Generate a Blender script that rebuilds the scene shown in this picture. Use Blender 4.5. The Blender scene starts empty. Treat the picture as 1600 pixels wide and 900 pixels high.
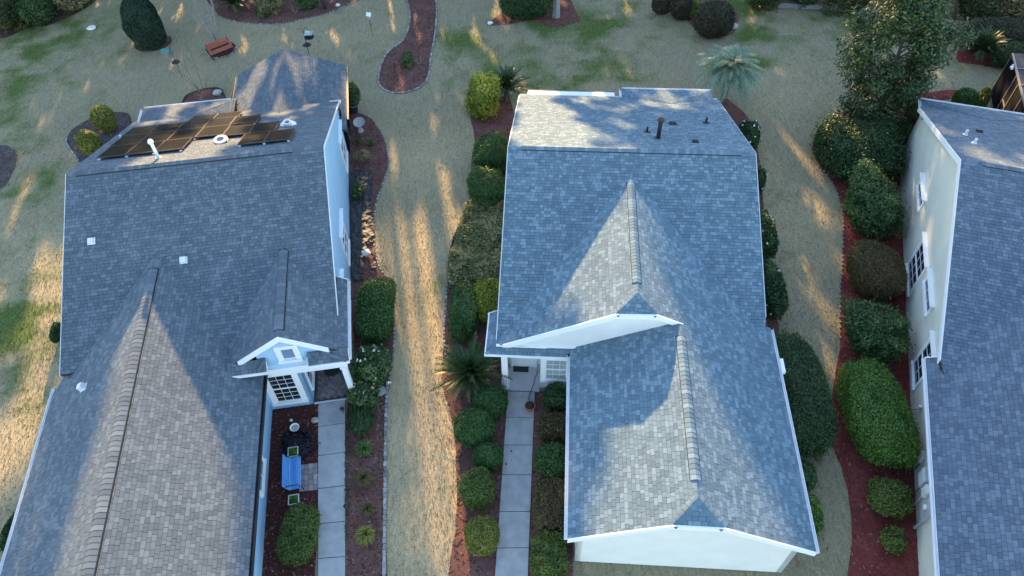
import bpy, bmesh, math, random
import numpy as np
from mathutils import Matrix, Vector
from mathutils.geometry import tessellate_polygon

S = bpy.context.scene
COL = S.collection
rnd = random.Random(7)
R = math.radians

# ------------------------------------------------------------------ camera, world, sun
CAM_H, CAM_F, CAM_T, CAM_R = 26.5, 1140.8, 0.6952, -0.027      # height, focal length (px of a 1600 wide photo), tilt from nadir, roll
cd = bpy.data.cameras.new("camera"); cam = bpy.data.objects.new("camera", cd); COL.objects.link(cam)
cd.sensor_width = 36; cd.lens = CAM_F / 1600 * 36; cd.clip_start = .1; cd.clip_end = 3000
_f = Vector((0, math.sin(CAM_T), -math.cos(CAM_T))); _u0 = Vector((0, math.cos(CAM_T), math.sin(CAM_T))); _r0 = Vector((1, 0, 0))
_r = math.cos(CAM_R) * _r0 + math.sin(CAM_R) * _u0; _u = -math.sin(CAM_R) * _r0 + math.cos(CAM_R) * _u0
m3 = Matrix((_r, _u, -_f)).transposed(); cam.matrix_world = Matrix.Translation((0, 0, CAM_H)) @ m3.to_4x4()
S.camera = cam

SUN_AZ, SUN_EL = R(-9), R(15.5)          # azimuth from +Y towards +X
w = bpy.data.worlds.new("World"); S.world = w; w.use_nodes = True
nt = w.node_tree; bg = nt.nodes["Background"]
sky = nt.nodes.new("ShaderNodeTexSky"); sky.sky_type = 'NISHITA'; sky.sun_disc = False
sky.sun_elevation = SUN_EL; sky.sun_rotation = SUN_AZ; sky.air_density = 1.0; sky.dust_density = .3; sky.ozone_density = 1.0
nt.links.new(sky.outputs[0], bg.inputs[0]); bg.inputs[1].default_value = 0.15
sl = bpy.data.lights.new("sun", 'SUN'); so = bpy.data.objects.new("sun", sl); COL.objects.link(so)
sl.energy = 4.6; sl.angle = R(.8); sl.color = (1, .64, .28)
sd = Vector((math.sin(SUN_AZ) * math.cos(SUN_EL), math.cos(SUN_AZ) * math.cos(SUN_EL), math.sin(SUN_EL)))
so.rotation_euler = sd.to_track_quat('Z', 'Y').to_euler(); so.location = sd * 100
S.view_settings.view_transform = 'Standard'; S.view_settings.look = 'None'; S.view_settings.gamma = 1
S.view_settings.exposure = 2.14

# ------------------------------------------------------------------ helpers
def at(px, py, z=0.0):
    """survey: the point of height z that the photo shows at (px, py)"""
    d = CAM_F * _f + (px - 800) * _r + (450 - py) * _u
    t = (z - CAM_H) / d.z
    return Vector((d.x * t, d.y * t, z))
def mpp(p):                                  # metres per photo pixel at a point
    return (Vector(p) - Vector((0, 0, CAM_H))).dot(_f) / CAM_F
def elev(p):                                 # how steeply the camera looks down on a point
    v = Vector(p) - Vector((0, 0, CAM_H)); return math.asin(-v.z / v.length)
def tag(o, label=None, cat=None, group=None, kind=None):
    if label: o['label'] = label
    if cat: o['category'] = cat
    if group: o['group'] = group
    if kind: o['kind'] = kind
    return o
def empty(name, loc=(0, 0, 0), rz=0.0, label=None, cat=None, group=None):
    o = bpy.data.objects.new(name, None); COL.objects.link(o); o.location = loc; o.rotation_euler = (0, 0, rz); o.empty_display_size = .2
    return tag(o, label, cat, group)
def link(name, me, mat=None, parent=None, smooth=False):
    o = bpy.data.objects.new(name, me); COL.objects.link(o)
    if mat is not None and not me.materials: me.materials.append(mat)
    if parent is not None: o.parent = parent
    if smooth: me.polygons.foreach_set("use_smooth", [True] * len(me.polygons))
    return o
class MB:
    def __init__(s): s.v = []; s.f = []
    def add(s, vs, fs):
        b = len(s.v); s.v += [tuple(v) for v in vs]; s.f += [tuple(i + b for i in f) for f in fs]; return s
    def box(s, c, d, M=None):
        x, y, z = d[0] / 2, d[1] / 2, d[2] / 2
        vs = [Vector((sx * x, sy * y, sz * z)) for sx in (-1, 1) for sy in (-1, 1) for sz in (-1, 1)]
        if M is not None: vs = [M @ v for v in vs]
        vs = [v + Vector(c) for v in vs]
        return s.add(vs, [(0, 1, 3, 2), (4, 6, 7, 5), (0, 4, 5, 1), (2, 3, 7, 6), (0, 2, 6, 4), (1, 5, 7, 3)])
    def bar(s, a, b, wd, ht, up=(0, 0, 1)):
        a, b = Vector(a), Vector(b); d = b - a; L = d.length
        if L < 1e-6: return s
        d.normalize(); u = Vector(up); sx = d.cross(u)
        if sx.length < 1e-4: sx = d.cross(Vector((1, 0, 0)))
        sx.normalize(); u = sx.cross(d)
        vs = [p + sx * i * wd / 2 + u * j * ht / 2 for p in (a, b) for i in (-1, 1) for j in (-1, 1)]
        return s.add(vs, [(0, 2, 3, 1), (4, 5, 7, 6), (0, 1, 5, 4), (2, 6, 7, 3), (0, 4, 6, 2), (1, 3, 7, 5)])
    def tube(s, pts, rs, n=6, cap=True):
        pts = [Vector(p) for p in pts]
        if not hasattr(rs, '__len__'): rs = [rs] * len(pts)
        rings = []
        for i, p in enumerate(pts):
            d = (pts[min(i + 1, len(pts) - 1)] - pts[max(i - 1, 0)]).normalized()
            a = d.cross(Vector((0, 0, 1)));
            if a.length < .05: a = d.cross(Vector((1, 0, 0)))
            a.normalize(); b = d.cross(a)
            rings.append([p + (a * math.cos(2 * math.pi * k / n) + b * math.sin(2 * math.pi * k / n)) * rs[i] for k in range(n)])
        vs = [v for r_ in rings for v in r_]; fs = []
        for i in range(len(pts) - 1):
            for k in range(n): fs.append((i * n + k, i * n + (k + 1) % n, (i + 1) * n + (k + 1) % n, (i + 1) * n + k))
        if cap: fs += [tuple(range(n))[::-1], tuple(range((len(pts) - 1) * n, len(pts) * n))]
        return s.add(vs, fs)
    def lathe(s, prof, c=(0, 0, 0), n=16, cap=False):
        vs = [(c[0] + r_ * math.cos(2 * math.pi * k / n), c[1] + r_ * math.sin(2 * math.pi * k / n), c[2] + z) for r_, z in prof for k in range(n)]
        fs = [(i * n + k, i * n + (k + 1) % n, (i + 1) * n + (k + 1) % n, (i + 1) * n + k) for i in range(len(prof) - 1) for k in range(n)]
        if cap: fs += [tuple(range(n))[::-1], tuple(range((len(prof) - 1) * n, len(prof) * n))]
        return s.add(vs, fs)
    def prism(s, top, down):                 # polygon (list of 3d pts) pushed down by a vector
        n = len(top); dn = Vector(down); vs = [Vector(p) for p in top] + [Vector(p) + dn for p in top]
        return s.add(vs, [tuple(range(n)), tuple(range(n, 2 * n))[::-1]] + [(i, i + n, (i + 1) % n + n, (i + 1) % n) for i in range(n)])
    def mesh(s, name):
        me = bpy.data.meshes.new(name); me.from_pydata(s.v, [], s.f); me.update(); return me
    def build(s, name, mat, parent=None, smooth=False, bevel=0):
        me = s.mesh(name)
        bm = bmesh.new(); bm.from_mesh(me); bmesh.ops.recalc_face_normals(bm, faces=bm.faces)
        if bevel: bmesh.ops.bevel(bm, geom=bm.edges[:], offset=bevel, segments=1, affect='EDGES', profile=.5)
        bm.to_mesh(me); bm.free()
        return link(name, me, mat, parent, smooth)
def np_mesh(name, V, F, **attrs):            # F: (m,k) array of faces with k corners
    V = np.asarray(V, np.float32); F = np.asarray(F, np.int32); m, k = F.shape
    me = bpy.data.meshes.new(name); me.vertices.add(len(V)); me.vertices.foreach_set("co", V.ravel())
    me.loops.add(m * k); me.loops.foreach_set("vertex_index", F.ravel())
    me.polygons.add(m); me.polygons.foreach_set("loop_start", np.arange(0, m * k, k, dtype=np.int32))
    try: me.polygons.foreach_set("loop_total", np.full(m, k, dtype=np.int32))
    except Exception: pass
    for a, val in attrs.items():
        at_ = me.attributes.new(a, 'FLOAT', 'FACE' if len(val) == m else 'POINT'); at_.data.foreach_set("value", np.asarray(val, np.float32))
    me.update(calc_edges=True); return me
def vnoise(x, y, s, seed=0):                 # smooth lattice noise 0..1
    x = np.asarray(x) / s; y = np.asarray(y) / s; xi = np.floor(x).astype(int); yi = np.floor(y).astype(int); fx = x - xi; fy = y - yi
    fx = fx * fx * (3 - 2 * fx); fy = fy * fy * (3 - 2 * fy)
    def h(a, b):
        n = (a * 374761393 + b * 668265263 + seed * 974711) & 0x7fffffff; n = ((n ^ (n >> 13)) * 1274126177) & 0x7fffffff
        return (n ^ (n >> 16)) % 10007 / 10007.
    return (h(xi, yi) * (1 - fx) + h(xi + 1, yi) * fx) * (1 - fy) + (h(xi, yi + 1) * (1 - fx) + h(xi + 1, yi + 1) * fx) * fy
def fbm(x, y, s, seed=0): return (vnoise(x, y, s, seed) + .5 * vnoise(x, y, s / 2.1, seed + 5) + .25 * vnoise(x, y, s / 4.3, seed + 9)) / 1.75
def smooth_loop(pts, n=5, closed=True):      # Catmull-Rom through points
    P = [np.array(p[:2], float) for p in pts]; out = []; N = len(P)
    for i in range(N if closed else N - 1):
        a, b, c, d = (P[(i - 1) % N], P[i], P[(i + 1) % N], P[(i + 2) % N]) if closed else (P[max(i - 1, 0)], P[i], P[i + 1], P[min(i + 2, N - 1)])
        for k in range(n):
            t = k / n; out.append(.5 * ((2 * b) + (-a + c) * t + (2 * a - 5 * b + 4 * c - d) * t * t + (-a + 3 * b - 3 * c + d) * t ** 3))
    if not closed: out.append(P[-1])
    return out
def inside(x, y, poly):
    x = np.asarray(x); y = np.asarray(y); r_ = np.zeros(x.shape, bool); n = len(poly)
    for i in range(n):
        x0, y0 = poly[i][:2]; x1, y1 = poly[(i + 1) % n][:2]
        if y0 == y1: continue
        c = ((y0 > y) != (y1 > y)) & (x < (x1 - x0) * (y - y0) / (y1 - y0) + x0); r_ ^= c
    return r_

# ------------------------------------------------------------------ materials
def nodes(name):
    m = bpy.data.materials.new(name); m.use_nodes = True; t = m.node_tree; return m, t, t.nodes["Principled BSDF"]
def ramp(t, fac, stops):
    r_ = t.nodes.new("ShaderNodeValToRGB"); e = r_.color_ramp.elements
    while len(e) < len(stops): e.new(.5)
    for i, (p, c) in enumerate(stops): e[i].position = p; e[i].color = (*c, 1)
    t.links.new(fac, r_.inputs[0]); return r_.outputs[0]
def math_(t, op, a, b):
    n = t.nodes.new("ShaderNodeMath"); n.operation = op
    for i, v in enumerate((a, b)):
        if isinstance(v, (int, float)): n.inputs[i].default_value = v
        else: t.links.new(v, n.inputs[i])
    return n.outputs[0]
def noise(t, scale, detail=3, rough=.6, coord='world', stretch=None):
    n = t.nodes.new("ShaderNodeTexNoise"); n.inputs["Scale"].default_value = scale; n.inputs["Detail"].default_value = detail; n.inputs["Roughness"].default_value = rough
    if coord == 'world': v = t.nodes.new("ShaderNodeNewGeometry").outputs["Position"]
    else: v = t.nodes.new("ShaderNodeTexCoord").outputs["Object"]
    if stretch:
        mp = t.nodes.new("ShaderNodeMapping"); mp.inputs["Scale"].default_value = stretch; t.links.new(v, mp.inputs[0]); v = mp.outputs[0]
    t.links.new(v, n.inputs["Vector"]); return n.outputs["Fac"]
def attr(t, name):
    a = t.nodes.new("ShaderNodeAttribute"); a.attribute_name = name; return a.outputs["Fac"]
def mixc(t, f, a, b, mode='MIX'):
    n = t.nodes.new("ShaderNodeMix"); n.data_type = 'RGBA'; n.blend_type = mode
    for s, v in ((n.inputs[0], f), (n.inputs[6], a), (n.inputs[7], b)):
        if isinstance(v, (int, float)): s.default_value = v
        elif isinstance(v, tuple): s.default_value = (*v, 1)
        else: t.links.new(v, s)
    return n.outputs[2]
def bump(t, b, h, strength, dist=.02):
    n = t.nodes.new("ShaderNodeBump"); n.inputs["Strength"].default_value = strength; n.inputs["Distance"].default_value = dist
    t.links.new(h, n.inputs["Height"]); t.links.new(n.outputs[0], b.inputs["Normal"])
def plain(name, c, rough=.6, var=.12, scale=6, metal=0, bmp=0, spec=.5):
    m, t, b = nodes(name); b.inputs["Roughness"].default_value = rough; b.inputs["Metallic"].default_value = metal; b.inputs["Specular IOR Level"].default_value = spec
    f = noise(t, scale, 4); lo = tuple(v * (1 - var) for v in c); hi = tuple(min(1, v * (1 + var)) for v in c)
    t.links.new(ramp(t, f, [(.3, lo), (.7, hi)]), b.inputs["Base Color"])
    if bmp: bump(t, b, noise(t, scale * 14, 3), bmp, .01)
    return m
def toned(name, stops, rough=.7, src='attr', grain=0.0, gscale=90, patch=0.0, pscale=.5, spec=.4, trans=0):
    """colour picked per piece: from a face attribute (joined pieces) or from the object's own random number (single pieces)"""
    m, t, b = nodes(name); b.inputs["Roughness"].default_value = rough; b.inputs["Specular IOR Level"].default_value = spec
    f = attr(t, 'tone') if src == 'attr' else t.nodes.new("ShaderNodeObjectInfo").outputs["Random"]
    if patch: f = math_(t, 'ADD', f, math_(t, 'MULTIPLY', math_(t, 'SUBTRACT', noise(t, pscale, 3), .5), patch))
    if grain: f = math_(t, 'ADD', f, math_(t, 'MULTIPLY', math_(t, 'SUBTRACT', noise(t, gscale, 2), .5), grain))
    c = ramp(t, f, stops); t.links.new(c, b.inputs["Base Color"])
    if trans:
        tr = t.nodes.new("ShaderNodeBsdfTranslucent"); t.links.new(c, tr.inputs[0]); mx = t.nodes.new("ShaderNodeMixShader"); mx.inputs[0].default_value = trans
        t.links.new(b.outputs[0], mx.inputs[1]); t.links.new(tr.outputs[0], mx.inputs[2]); t.links.new(mx.outputs[0], t.nodes["Material Output"].inputs[0])
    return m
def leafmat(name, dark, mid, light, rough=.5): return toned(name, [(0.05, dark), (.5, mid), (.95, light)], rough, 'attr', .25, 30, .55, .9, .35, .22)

M = {}
def shingle_pair(key, d, m_, l):
    st = [(0, d), (.25, tuple((a + b) / 2 for a, b in zip(d, m_))), (.62, m_), (1, l)]
    M[key] = toned(key + "_joined", st, .9, 'attr', .30, 120, .50, .45, .2); M[key + '_one'] = toned(key + "_single", st, .9, 'obj', .30, 120, .50, .45, .2)
shingle_pair('shingle_slate', (.084, .107, .131), (.110, .138, .167), (.146, .178, .208))
shingle_pair('shingle_blue', (.098, .148, .187), (.130, .192, .238), (.190, .262, .312))
shingle_pair('shingle_dusk', (.086, .113, .150), (.113, .147, .190), (.150, .190, .236))
M['felt'] = plain('roof_felt', (.030, .031, .036), .95, .2, 20)
M['vent_edge'] = plain('vent_edge', (.018, .018, .022), .9)
M['white'] = plain('white_paint', (.80, .81, .82), .45, .03, 3)
M['white_dirty'] = plain('weathered_white_paint', (.66, .67, .68), .55, .10, 3)
M['blue_wall'] = plain('light_blue_wall_paint', (.33, .54, .73), .75, .05, 1.2, bmp=.15)
M['pale_wall'] = plain('off_white_wall_paint', (.70, .70, .68), .75, .05, 1.2, bmp=.15)
M['cream_wall'] = plain('cream_stucco', (.64, .635, .545), .85, .07, 1.0, bmp=.3)
M['glass'] = plain('dark_window_glass', (.018, .022, .028), .06, .3, 2, spec=.8)
M['glass_blind'] = plain('window_glass_over_blinds', (.33, .40, .42), .08, .2, 5, spec=.8)
M['gable_glass'] = plain('blue_gable_panel', (.16, .24, .36), .25, .1, 2)
M['black'] = plain('black_metal', (.018, .018, .02), .5)
M['black_rubber'] = plain('black_rubber', (.02, .02, .022), .85)
M['grey_metal'] = plain('grey_metal', (.34, .37, .40), .45, .1, 5)
M['concrete'] = plain('concrete', (.37, .365, .36), .9, .17, 2.2, bmp=.5)
M['porch_concrete'] = plain('porch_concrete', (.46, .45, .46), .9, .08, 1.6, bmp=.3)
M['brick_paver'] = toned('brick_paver', [(0, (.16, .13, .13)), (.5, (.22, .185, .18)), (1, (.29, .25, .24))], .9, 'attr', .3, 60)
M['paver_one'] = toned('square_paver', [(0, (.24, .19, .18)), (.5, (.31, .26, .25)), (1, (.40, .36, .36))], .9, 'obj', .3, 40)
M['edging'] = toned('edging_stone', [(0, (.16, .15, .15)), (.5, (.26, .25, .245)), (1, (.40, .39, .38))], .9, 'attr', .3, 40)
M['terracotta'] = plain('terracotta', (.44, .15, .07), .8, .15, 8)
M['red_wood'] = plain('red_painted_wood', (.42, .115, .07), .65, .15, 6)
M['blue_slat'] = plain('blue_painted_slats', (.10, .30, .62), .45, .08, 6)
M['bark'] = plain('bark', (.13, .105, .085), .95, .3, 12, bmp=.5)
M['pale_bark'] = plain('pale_bark', (.36, .32, .27), .9, .25, 10)
M['pink_bark'] = plain('reddish_bark', (.24, .14, .12), .9, .25, 10)
M['grey_bark'] = plain('grey_bark', (.30, .29, .27), .9, .2, 8, bmp=.4)
M['twig'] = plain('twigs', (.055, .045, .032), .95, .3, 9)
M['stone'] = plain('grey_stone', (.40, .40, .38), .9, .2, 9, bmp=.4)
M['pink_stone'] = plain('pinkish_stone', (.45, .33, .29), .9, .2, 12)
M['green_roof'] = plain('teal_plastic', (.04, .20, .19), .5)
M['ceramic'] = plain('white_ceramic', (.78, .76, .68), .3, .05, 6)
M['teal_pot'] = plain('grey_green_glazed_pot', (.22, .31, .29), .4, .12, 8)
M['pot_rim'] = plain('pale_pot_rim', (.58, .62, .55), .5, .08, 8)
M['white_flower'] = plain('white_petals', (.82, .80, .76), .6, .05, 20)
M['pink_flower'] = plain('peach_petals', (.75, .38, .28), .6, .15, 20)
M['plastic_sheet'] = plain('black_weed_barrier', (.022, .022, .024), .62, .3, 8, bmp=.5)
M['timber'] = plain('weathered_timber', (.27, .26, .25), .9, .2, 7)
M['solar'] = plain('solar_cells', (.018, .016, .018), .16, .2, 3, spec=.9)
M['solar_frame'] = plain('solar_frame', (.11, .10, .09), .4, .1, 6, metal=.5)
M['screen'] = plain('dark_insect_screen', (.008, .008, .011), .9, .2, 4, spec=.05)
M['screen_top'] = plain('screen_roof', (.050, .055, .072), .8, .1, 3, spec=.1)
M['bronze'] = plain('bronze_frame', (.13, .115, .10), .5, .1, 6)
M['tan_frame'] = plain('tan_frame', (.20, .185, .16), .5, .1, 6)
M['door_dark'] = plain('dark_storm_door_glass', (.03, .035, .045), .12, .2, 4)
# foliage
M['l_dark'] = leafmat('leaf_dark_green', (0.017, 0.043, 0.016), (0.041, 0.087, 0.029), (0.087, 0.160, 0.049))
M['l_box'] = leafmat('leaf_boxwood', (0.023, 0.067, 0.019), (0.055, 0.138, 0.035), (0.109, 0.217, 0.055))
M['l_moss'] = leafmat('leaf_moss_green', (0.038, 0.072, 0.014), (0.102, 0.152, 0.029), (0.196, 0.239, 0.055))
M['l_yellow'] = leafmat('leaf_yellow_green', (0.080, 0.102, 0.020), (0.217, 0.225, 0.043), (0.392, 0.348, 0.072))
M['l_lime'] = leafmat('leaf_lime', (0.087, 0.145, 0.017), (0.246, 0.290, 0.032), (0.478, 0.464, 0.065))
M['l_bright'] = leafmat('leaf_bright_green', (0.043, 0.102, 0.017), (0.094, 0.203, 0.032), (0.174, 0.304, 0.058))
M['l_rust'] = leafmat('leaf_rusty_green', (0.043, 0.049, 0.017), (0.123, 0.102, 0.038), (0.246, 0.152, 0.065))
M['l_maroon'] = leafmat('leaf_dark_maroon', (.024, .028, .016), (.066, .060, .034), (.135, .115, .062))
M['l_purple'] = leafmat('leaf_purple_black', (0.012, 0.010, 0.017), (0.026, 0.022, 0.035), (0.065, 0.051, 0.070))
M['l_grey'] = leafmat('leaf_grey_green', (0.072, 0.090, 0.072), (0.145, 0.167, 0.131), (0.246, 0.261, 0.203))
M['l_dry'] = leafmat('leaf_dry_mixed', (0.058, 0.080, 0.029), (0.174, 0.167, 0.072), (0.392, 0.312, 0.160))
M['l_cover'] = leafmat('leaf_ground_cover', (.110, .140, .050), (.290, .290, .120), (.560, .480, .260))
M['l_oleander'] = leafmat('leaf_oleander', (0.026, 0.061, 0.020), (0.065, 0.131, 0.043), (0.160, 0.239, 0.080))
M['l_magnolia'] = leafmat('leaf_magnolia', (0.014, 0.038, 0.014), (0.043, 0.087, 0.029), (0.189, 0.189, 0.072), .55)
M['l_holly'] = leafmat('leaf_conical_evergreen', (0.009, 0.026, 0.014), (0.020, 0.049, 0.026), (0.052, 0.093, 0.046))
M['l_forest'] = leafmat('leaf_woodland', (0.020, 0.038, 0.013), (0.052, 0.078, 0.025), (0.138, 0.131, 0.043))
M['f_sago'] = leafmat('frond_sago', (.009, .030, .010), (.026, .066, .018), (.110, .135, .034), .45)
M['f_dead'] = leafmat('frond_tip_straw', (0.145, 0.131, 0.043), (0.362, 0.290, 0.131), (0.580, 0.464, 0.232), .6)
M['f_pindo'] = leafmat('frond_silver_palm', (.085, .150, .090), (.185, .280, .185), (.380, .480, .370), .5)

def ground_mat():
    m, t, b = nodes('lawn_grass'); b.inputs["Roughness"].default_value = .95; b.inputs["Specular IOR Level"].default_value = .1
    g = attr(t, 'green'); wv = attr(t, 'worn')
    fine = math_(t, 'ADD', math_(t, 'MULTIPLY', noise(t, 22, 4, .8), .62), math_(t, 'MULTIPLY', noise(t, 1.0, 4, .75, stretch=(7.5, 1.3, 1)), .38)); mid = noise(t, 3.2, 5, .75)
    g2 = math_(t, 'ADD', g, math_(t, 'MULTIPLY', math_(t, 'SUBTRACT', mid, .5), .75))
    straw = ramp(t, fine, [(.34, (.285, .220, .122)), (.5, (.440, .352, .208)), (.66, (.580, .480, .305))])
    green = ramp(t, fine, [(.34, (.055, .080, .022)), (.5, (.110, .150, .042)), (.66, (.180, .210, .075))])
    dull = ramp(t, fine, [(.34, (.170, .148, .086)), (.5, (.290, .252, .158)), (.66, (.405, .358, .238))])
    c = mixc(t, wv, dull, straw); f = ramp(t, g2, [(.30, (0, 0, 0)), (.85, (1, 1, 1))])
    t.links.new(mixc(t, f, c, green), b.inputs["Base Color"])
    h = math_(t, 'ADD', math_(t, 'MULTIPLY', noise(t, 22, 4, .8), 1.0), math_(t, 'MULTIPLY', noise(t, 5, 3, .7), .8)); bump(t, b, h, .55, .05)
    return m
M['lawn'] = ground_mat()
def blade_mat():
    m, t, b = nodes('grass_blade'); b.inputs["Roughness"].default_value = .85; b.inputs["Specular IOR Level"].default_value = .15
    g = attr(t, 'green'); k = attr(t, 'tone')
    straw = ramp(t, k, [(0, (.27, .21, .115)), (.5, (.42, .335, .195)), (1, (.58, .475, .30))]); gr = ramp(t, k, [(0, (.045, .065, .016)), (.5, (.095, .13, .034)), (1, (.18, .21, .07))])
    t.links.new(mixc(t, g, straw, gr), b.inputs["Base Color"]); return m
M['blade'] = blade_mat()
def mulch_mat(name, c0, c1, c2):
    m, t, b = nodes(name); b.inputs["Roughness"].default_value = .95; b.inputs["Specular IOR Level"].default_value = .15
    f = math_(t, 'ADD', math_(t, 'MULTIPLY', noise(t, 34, 3, .8), .75), math_(t, 'MULTIPLY', noise(t, 1.1, 3), .35))
    t.links.new(ramp(t, f, [(.35, c0), (.55, c1), (.78, c2)]), b.inputs["Base Color"]); bump(t, b, noise(t, 30, 3, .8), .8, .05); return m
M['mulch_brown'] = mulch_mat('brown_mulch', (.075, .033, .028), (.175, .080, .066), (.300, .170, .140))
M['mulch_red'] = mulch_mat('red_mulch', (.085, .019, .017), (.195, .044, .038), (.320, .100, .080))
M['mulch_dark'] = mulch_mat('dark_mulch', (.032, .013, .012), (.075, .028, .024), (.150, .070, .055))
M['mulch_grey'] = mulch_mat('grey_mulch', (.045, .036, .036), (.100, .080, .078), (.200, .170, .160))
M['leaf_litter'] = mulch_mat('leaf_litter', (.025, .020, .014), (.070, .050, .030), (.170, .110, .055))
M['chip_brown'] = toned('bark_chip', [(0, (.05, .026, .022)), (.6, (.14, .075, .062)), (1, (.27, .19, .16))], .95)
M['chip_red'] = toned('red_chip', [(0, (.07, .017, .015)), (.7, (.21, .05, .042)), (1, (.34, .19, .15))], .95)
M['chip_litter'] = toned('fallen_leaf', [(0, (.05, .035, .02)), (.6, (.16, .09, .04)), (1, (.36, .22, .09))], .9)

# ------------------------------------------------------------------ ground
def axis(lo, hi, step, far):
    a = list(np.arange(lo, hi + step, step)); e = step; x = a[-1]
    while x < far: e *= 1.6; x += e; a.append(x)
    e = step; x = a[0]; pre = []
    while x > -far: e *= 1.6; x -= e; pre.append(x)
    return np.array(pre[::-1] + a)
GREEN = [  # where the lawn stays green: photo position, radius in metres, amount
    (5, 520, 2.2, .95), (25, 620, 1.4, .5), (50, 290, 1.8, .5), (10, 200, 2.5, .5), (25, 395, 1.6, .45), (1185, 55, 1.5, .95), (1178, 95, 1.3, .8), (1165, 15, 2.0, .8), (880, 40, 3.5, .55),
    (960, 20, 3, .45), (760, 120, 2.5, .35), (730, 70, 2.5, .45), (880, 100, 5.5, .42), (1000, 110, 3.5, .3), (800, 60, 3, .4), (60, 60, 4, .55), (40, 130, 4, .4), (1330, 40, 5, .35), (110, 90, 3, .3), (590, 330, .5, .55), (592, 420, .5, .55), (1215, 300, 1.2, .35), (1225, 400, 1, .2),
    (1010, 60, 3, .35), (690, 440, .8, .3), (30, 450, 2.0, .4), (1300, 60, 5, .2), (1260, 30, 4, .3)]
WORN = [(650, 250, 3, .6), (650, 400, 3, .8), (650, 550, 3, .9), (660, 700, 3, 1), (670, 820, 3, 1), (60, 480, 2.5, .9), (35, 700, 3, .9), (640, 100, 3, .3), (500, 60, 5, .25), (80, 400, 2, .7), (1240, 150, 4, .35),
    (1240, 350, 3, .4), (760, 200, 2, .4), (420, 70, 4, .3), (1260, 600, 2, .1)]
def field(spec, X, Y):
    r_ = np.zeros_like(X)
    for px, py, rad, a in spec:
        p = at(px, py); d = np.hypot(X - p.x, (Y - p.y)) / rad; r_ = np.maximum(r_, a * np.exp(-d * d * .9))
    return r_
def green_at(X, Y):
    g = field(GREEN, X, Y); n = fbm(X, Y, 3.1, 3); n2 = fbm(X, Y, .9, 11); far = np.clip((Y - 38) / 14, 0, 1) * .18
    return np.clip(g * (.2 + 1.5 * n2) * (.6 + .8 * n) + .62 * (n - .42) + .5 * (n2 - .5) + far + .06, 0, 1)
def worn_at(X, Y): return np.clip(field(WORN, X, Y) * 1.1 + .5 * (fbm(X, Y, 2.2, 21) - .42), 0, 1)
gx = axis(-42, 42, .3, 700); gy = axis(4, 62, .3, 700)
GX, GY = np.meshgrid(gx, gy); nx, ny = len(gx), len(gy)
GZ = -.02 + .035 * (fbm(GX, GY, 2.5, 2) - .5); GZ = np.clip(GZ, -.05, -.001)
ii = (np.arange(ny - 1)[:, None] * nx + np.arange(nx - 1)[None]).ravel()
me = np_mesh('lawn', np.stack([GX, GY, GZ], -1).reshape(-1, 3), np.stack([ii, ii + 1, ii + nx + 1, ii + nx], 1), green=green_at(GX, GY).ravel(), worn=worn_at(GX, GY).ravel())
lawn = tag(link('lawn', me, M['lawn'], smooth=True), kind='structure')

BEDS = []          # world polygons of mulch beds
def bed(name, px, mat, chip, level=0.004, dens=26, smoothn=5, edge=None, poly=None, closed=True):
    P = poly or [at(*p) for p in px]
    loop = smooth_loop(P, smoothn) if smoothn else [np.array(p[:2]) for p in P]
    r_ = random.Random(len(BEDS) + 3)
    if smoothn: loop = [p + np.array([r_.uniform(-.03, .03), r_.uniform(-.03, .03)]) for p in loop]
    vs = [Vector((p[0], p[1], level)) for p in loop]; tri = tessellate_polygon([vs])
    mb = MB(); mb.add(vs, [tuple(t) for t in tri]); o = mb.build(name, mat)
    for p in o.data.polygons: pass
    if o.data.polygons[0].normal.z < 0: o.data.flip_normals()
    tag(o, kind='structure'); BEDS.append(loop)
    if chip:
        xs = np.array([v.x for v in vs]); ys = np.array([v.y for v in vs]); rg = np.random.default_rng(len(BEDS))
        n = int(dens * (xs.max() - xs.min()) * (ys.max() - ys.min())); n = min(n, 26000)
        X = rg.uniform(xs.min() - .04, xs.max() + .04, n); Y = rg.uniform(ys.min() - .04, ys.max() + .04, n)
        k = inside(X, Y, loop); X, Y = X[k], Y[k]; n = len(X)
        if n:
            a = rg.uniform(0, 6.28, n); L = rg.uniform(.025, .07, n); W = rg.uniform(.010, .024, n); tl = rg.uniform(-.5, .5, n)
            dx, dy = np.cos(a), np.sin(a); z0 = level + rg.uniform(.006, .03, n)
            V = np.stack([np.stack([X - dx * L - dy * W, Y - dy * L + dx * W, z0], 1), np.stack([X - dx * L + dy * W, Y - dy * L - dx * W, z0 + .01], 1),
                          np.stack([X + dx * L + dy * W, Y + dy * L - dx * W, z0 + L * tl * .6 + .01], 1), np.stack([X + dx * L - dy * W, Y + dy * L + dx * W, z0 + L * tl * .6], 1)], 1).reshape(-1, 3)
            c = link('mulch_chips', np_mesh('mulch_chips', V, np.arange(4 * n).reshape(-1, 4), tone=rg.random(n) ** 1.6), chip, o); c['kind'] = 'stuff'
    return o
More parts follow.
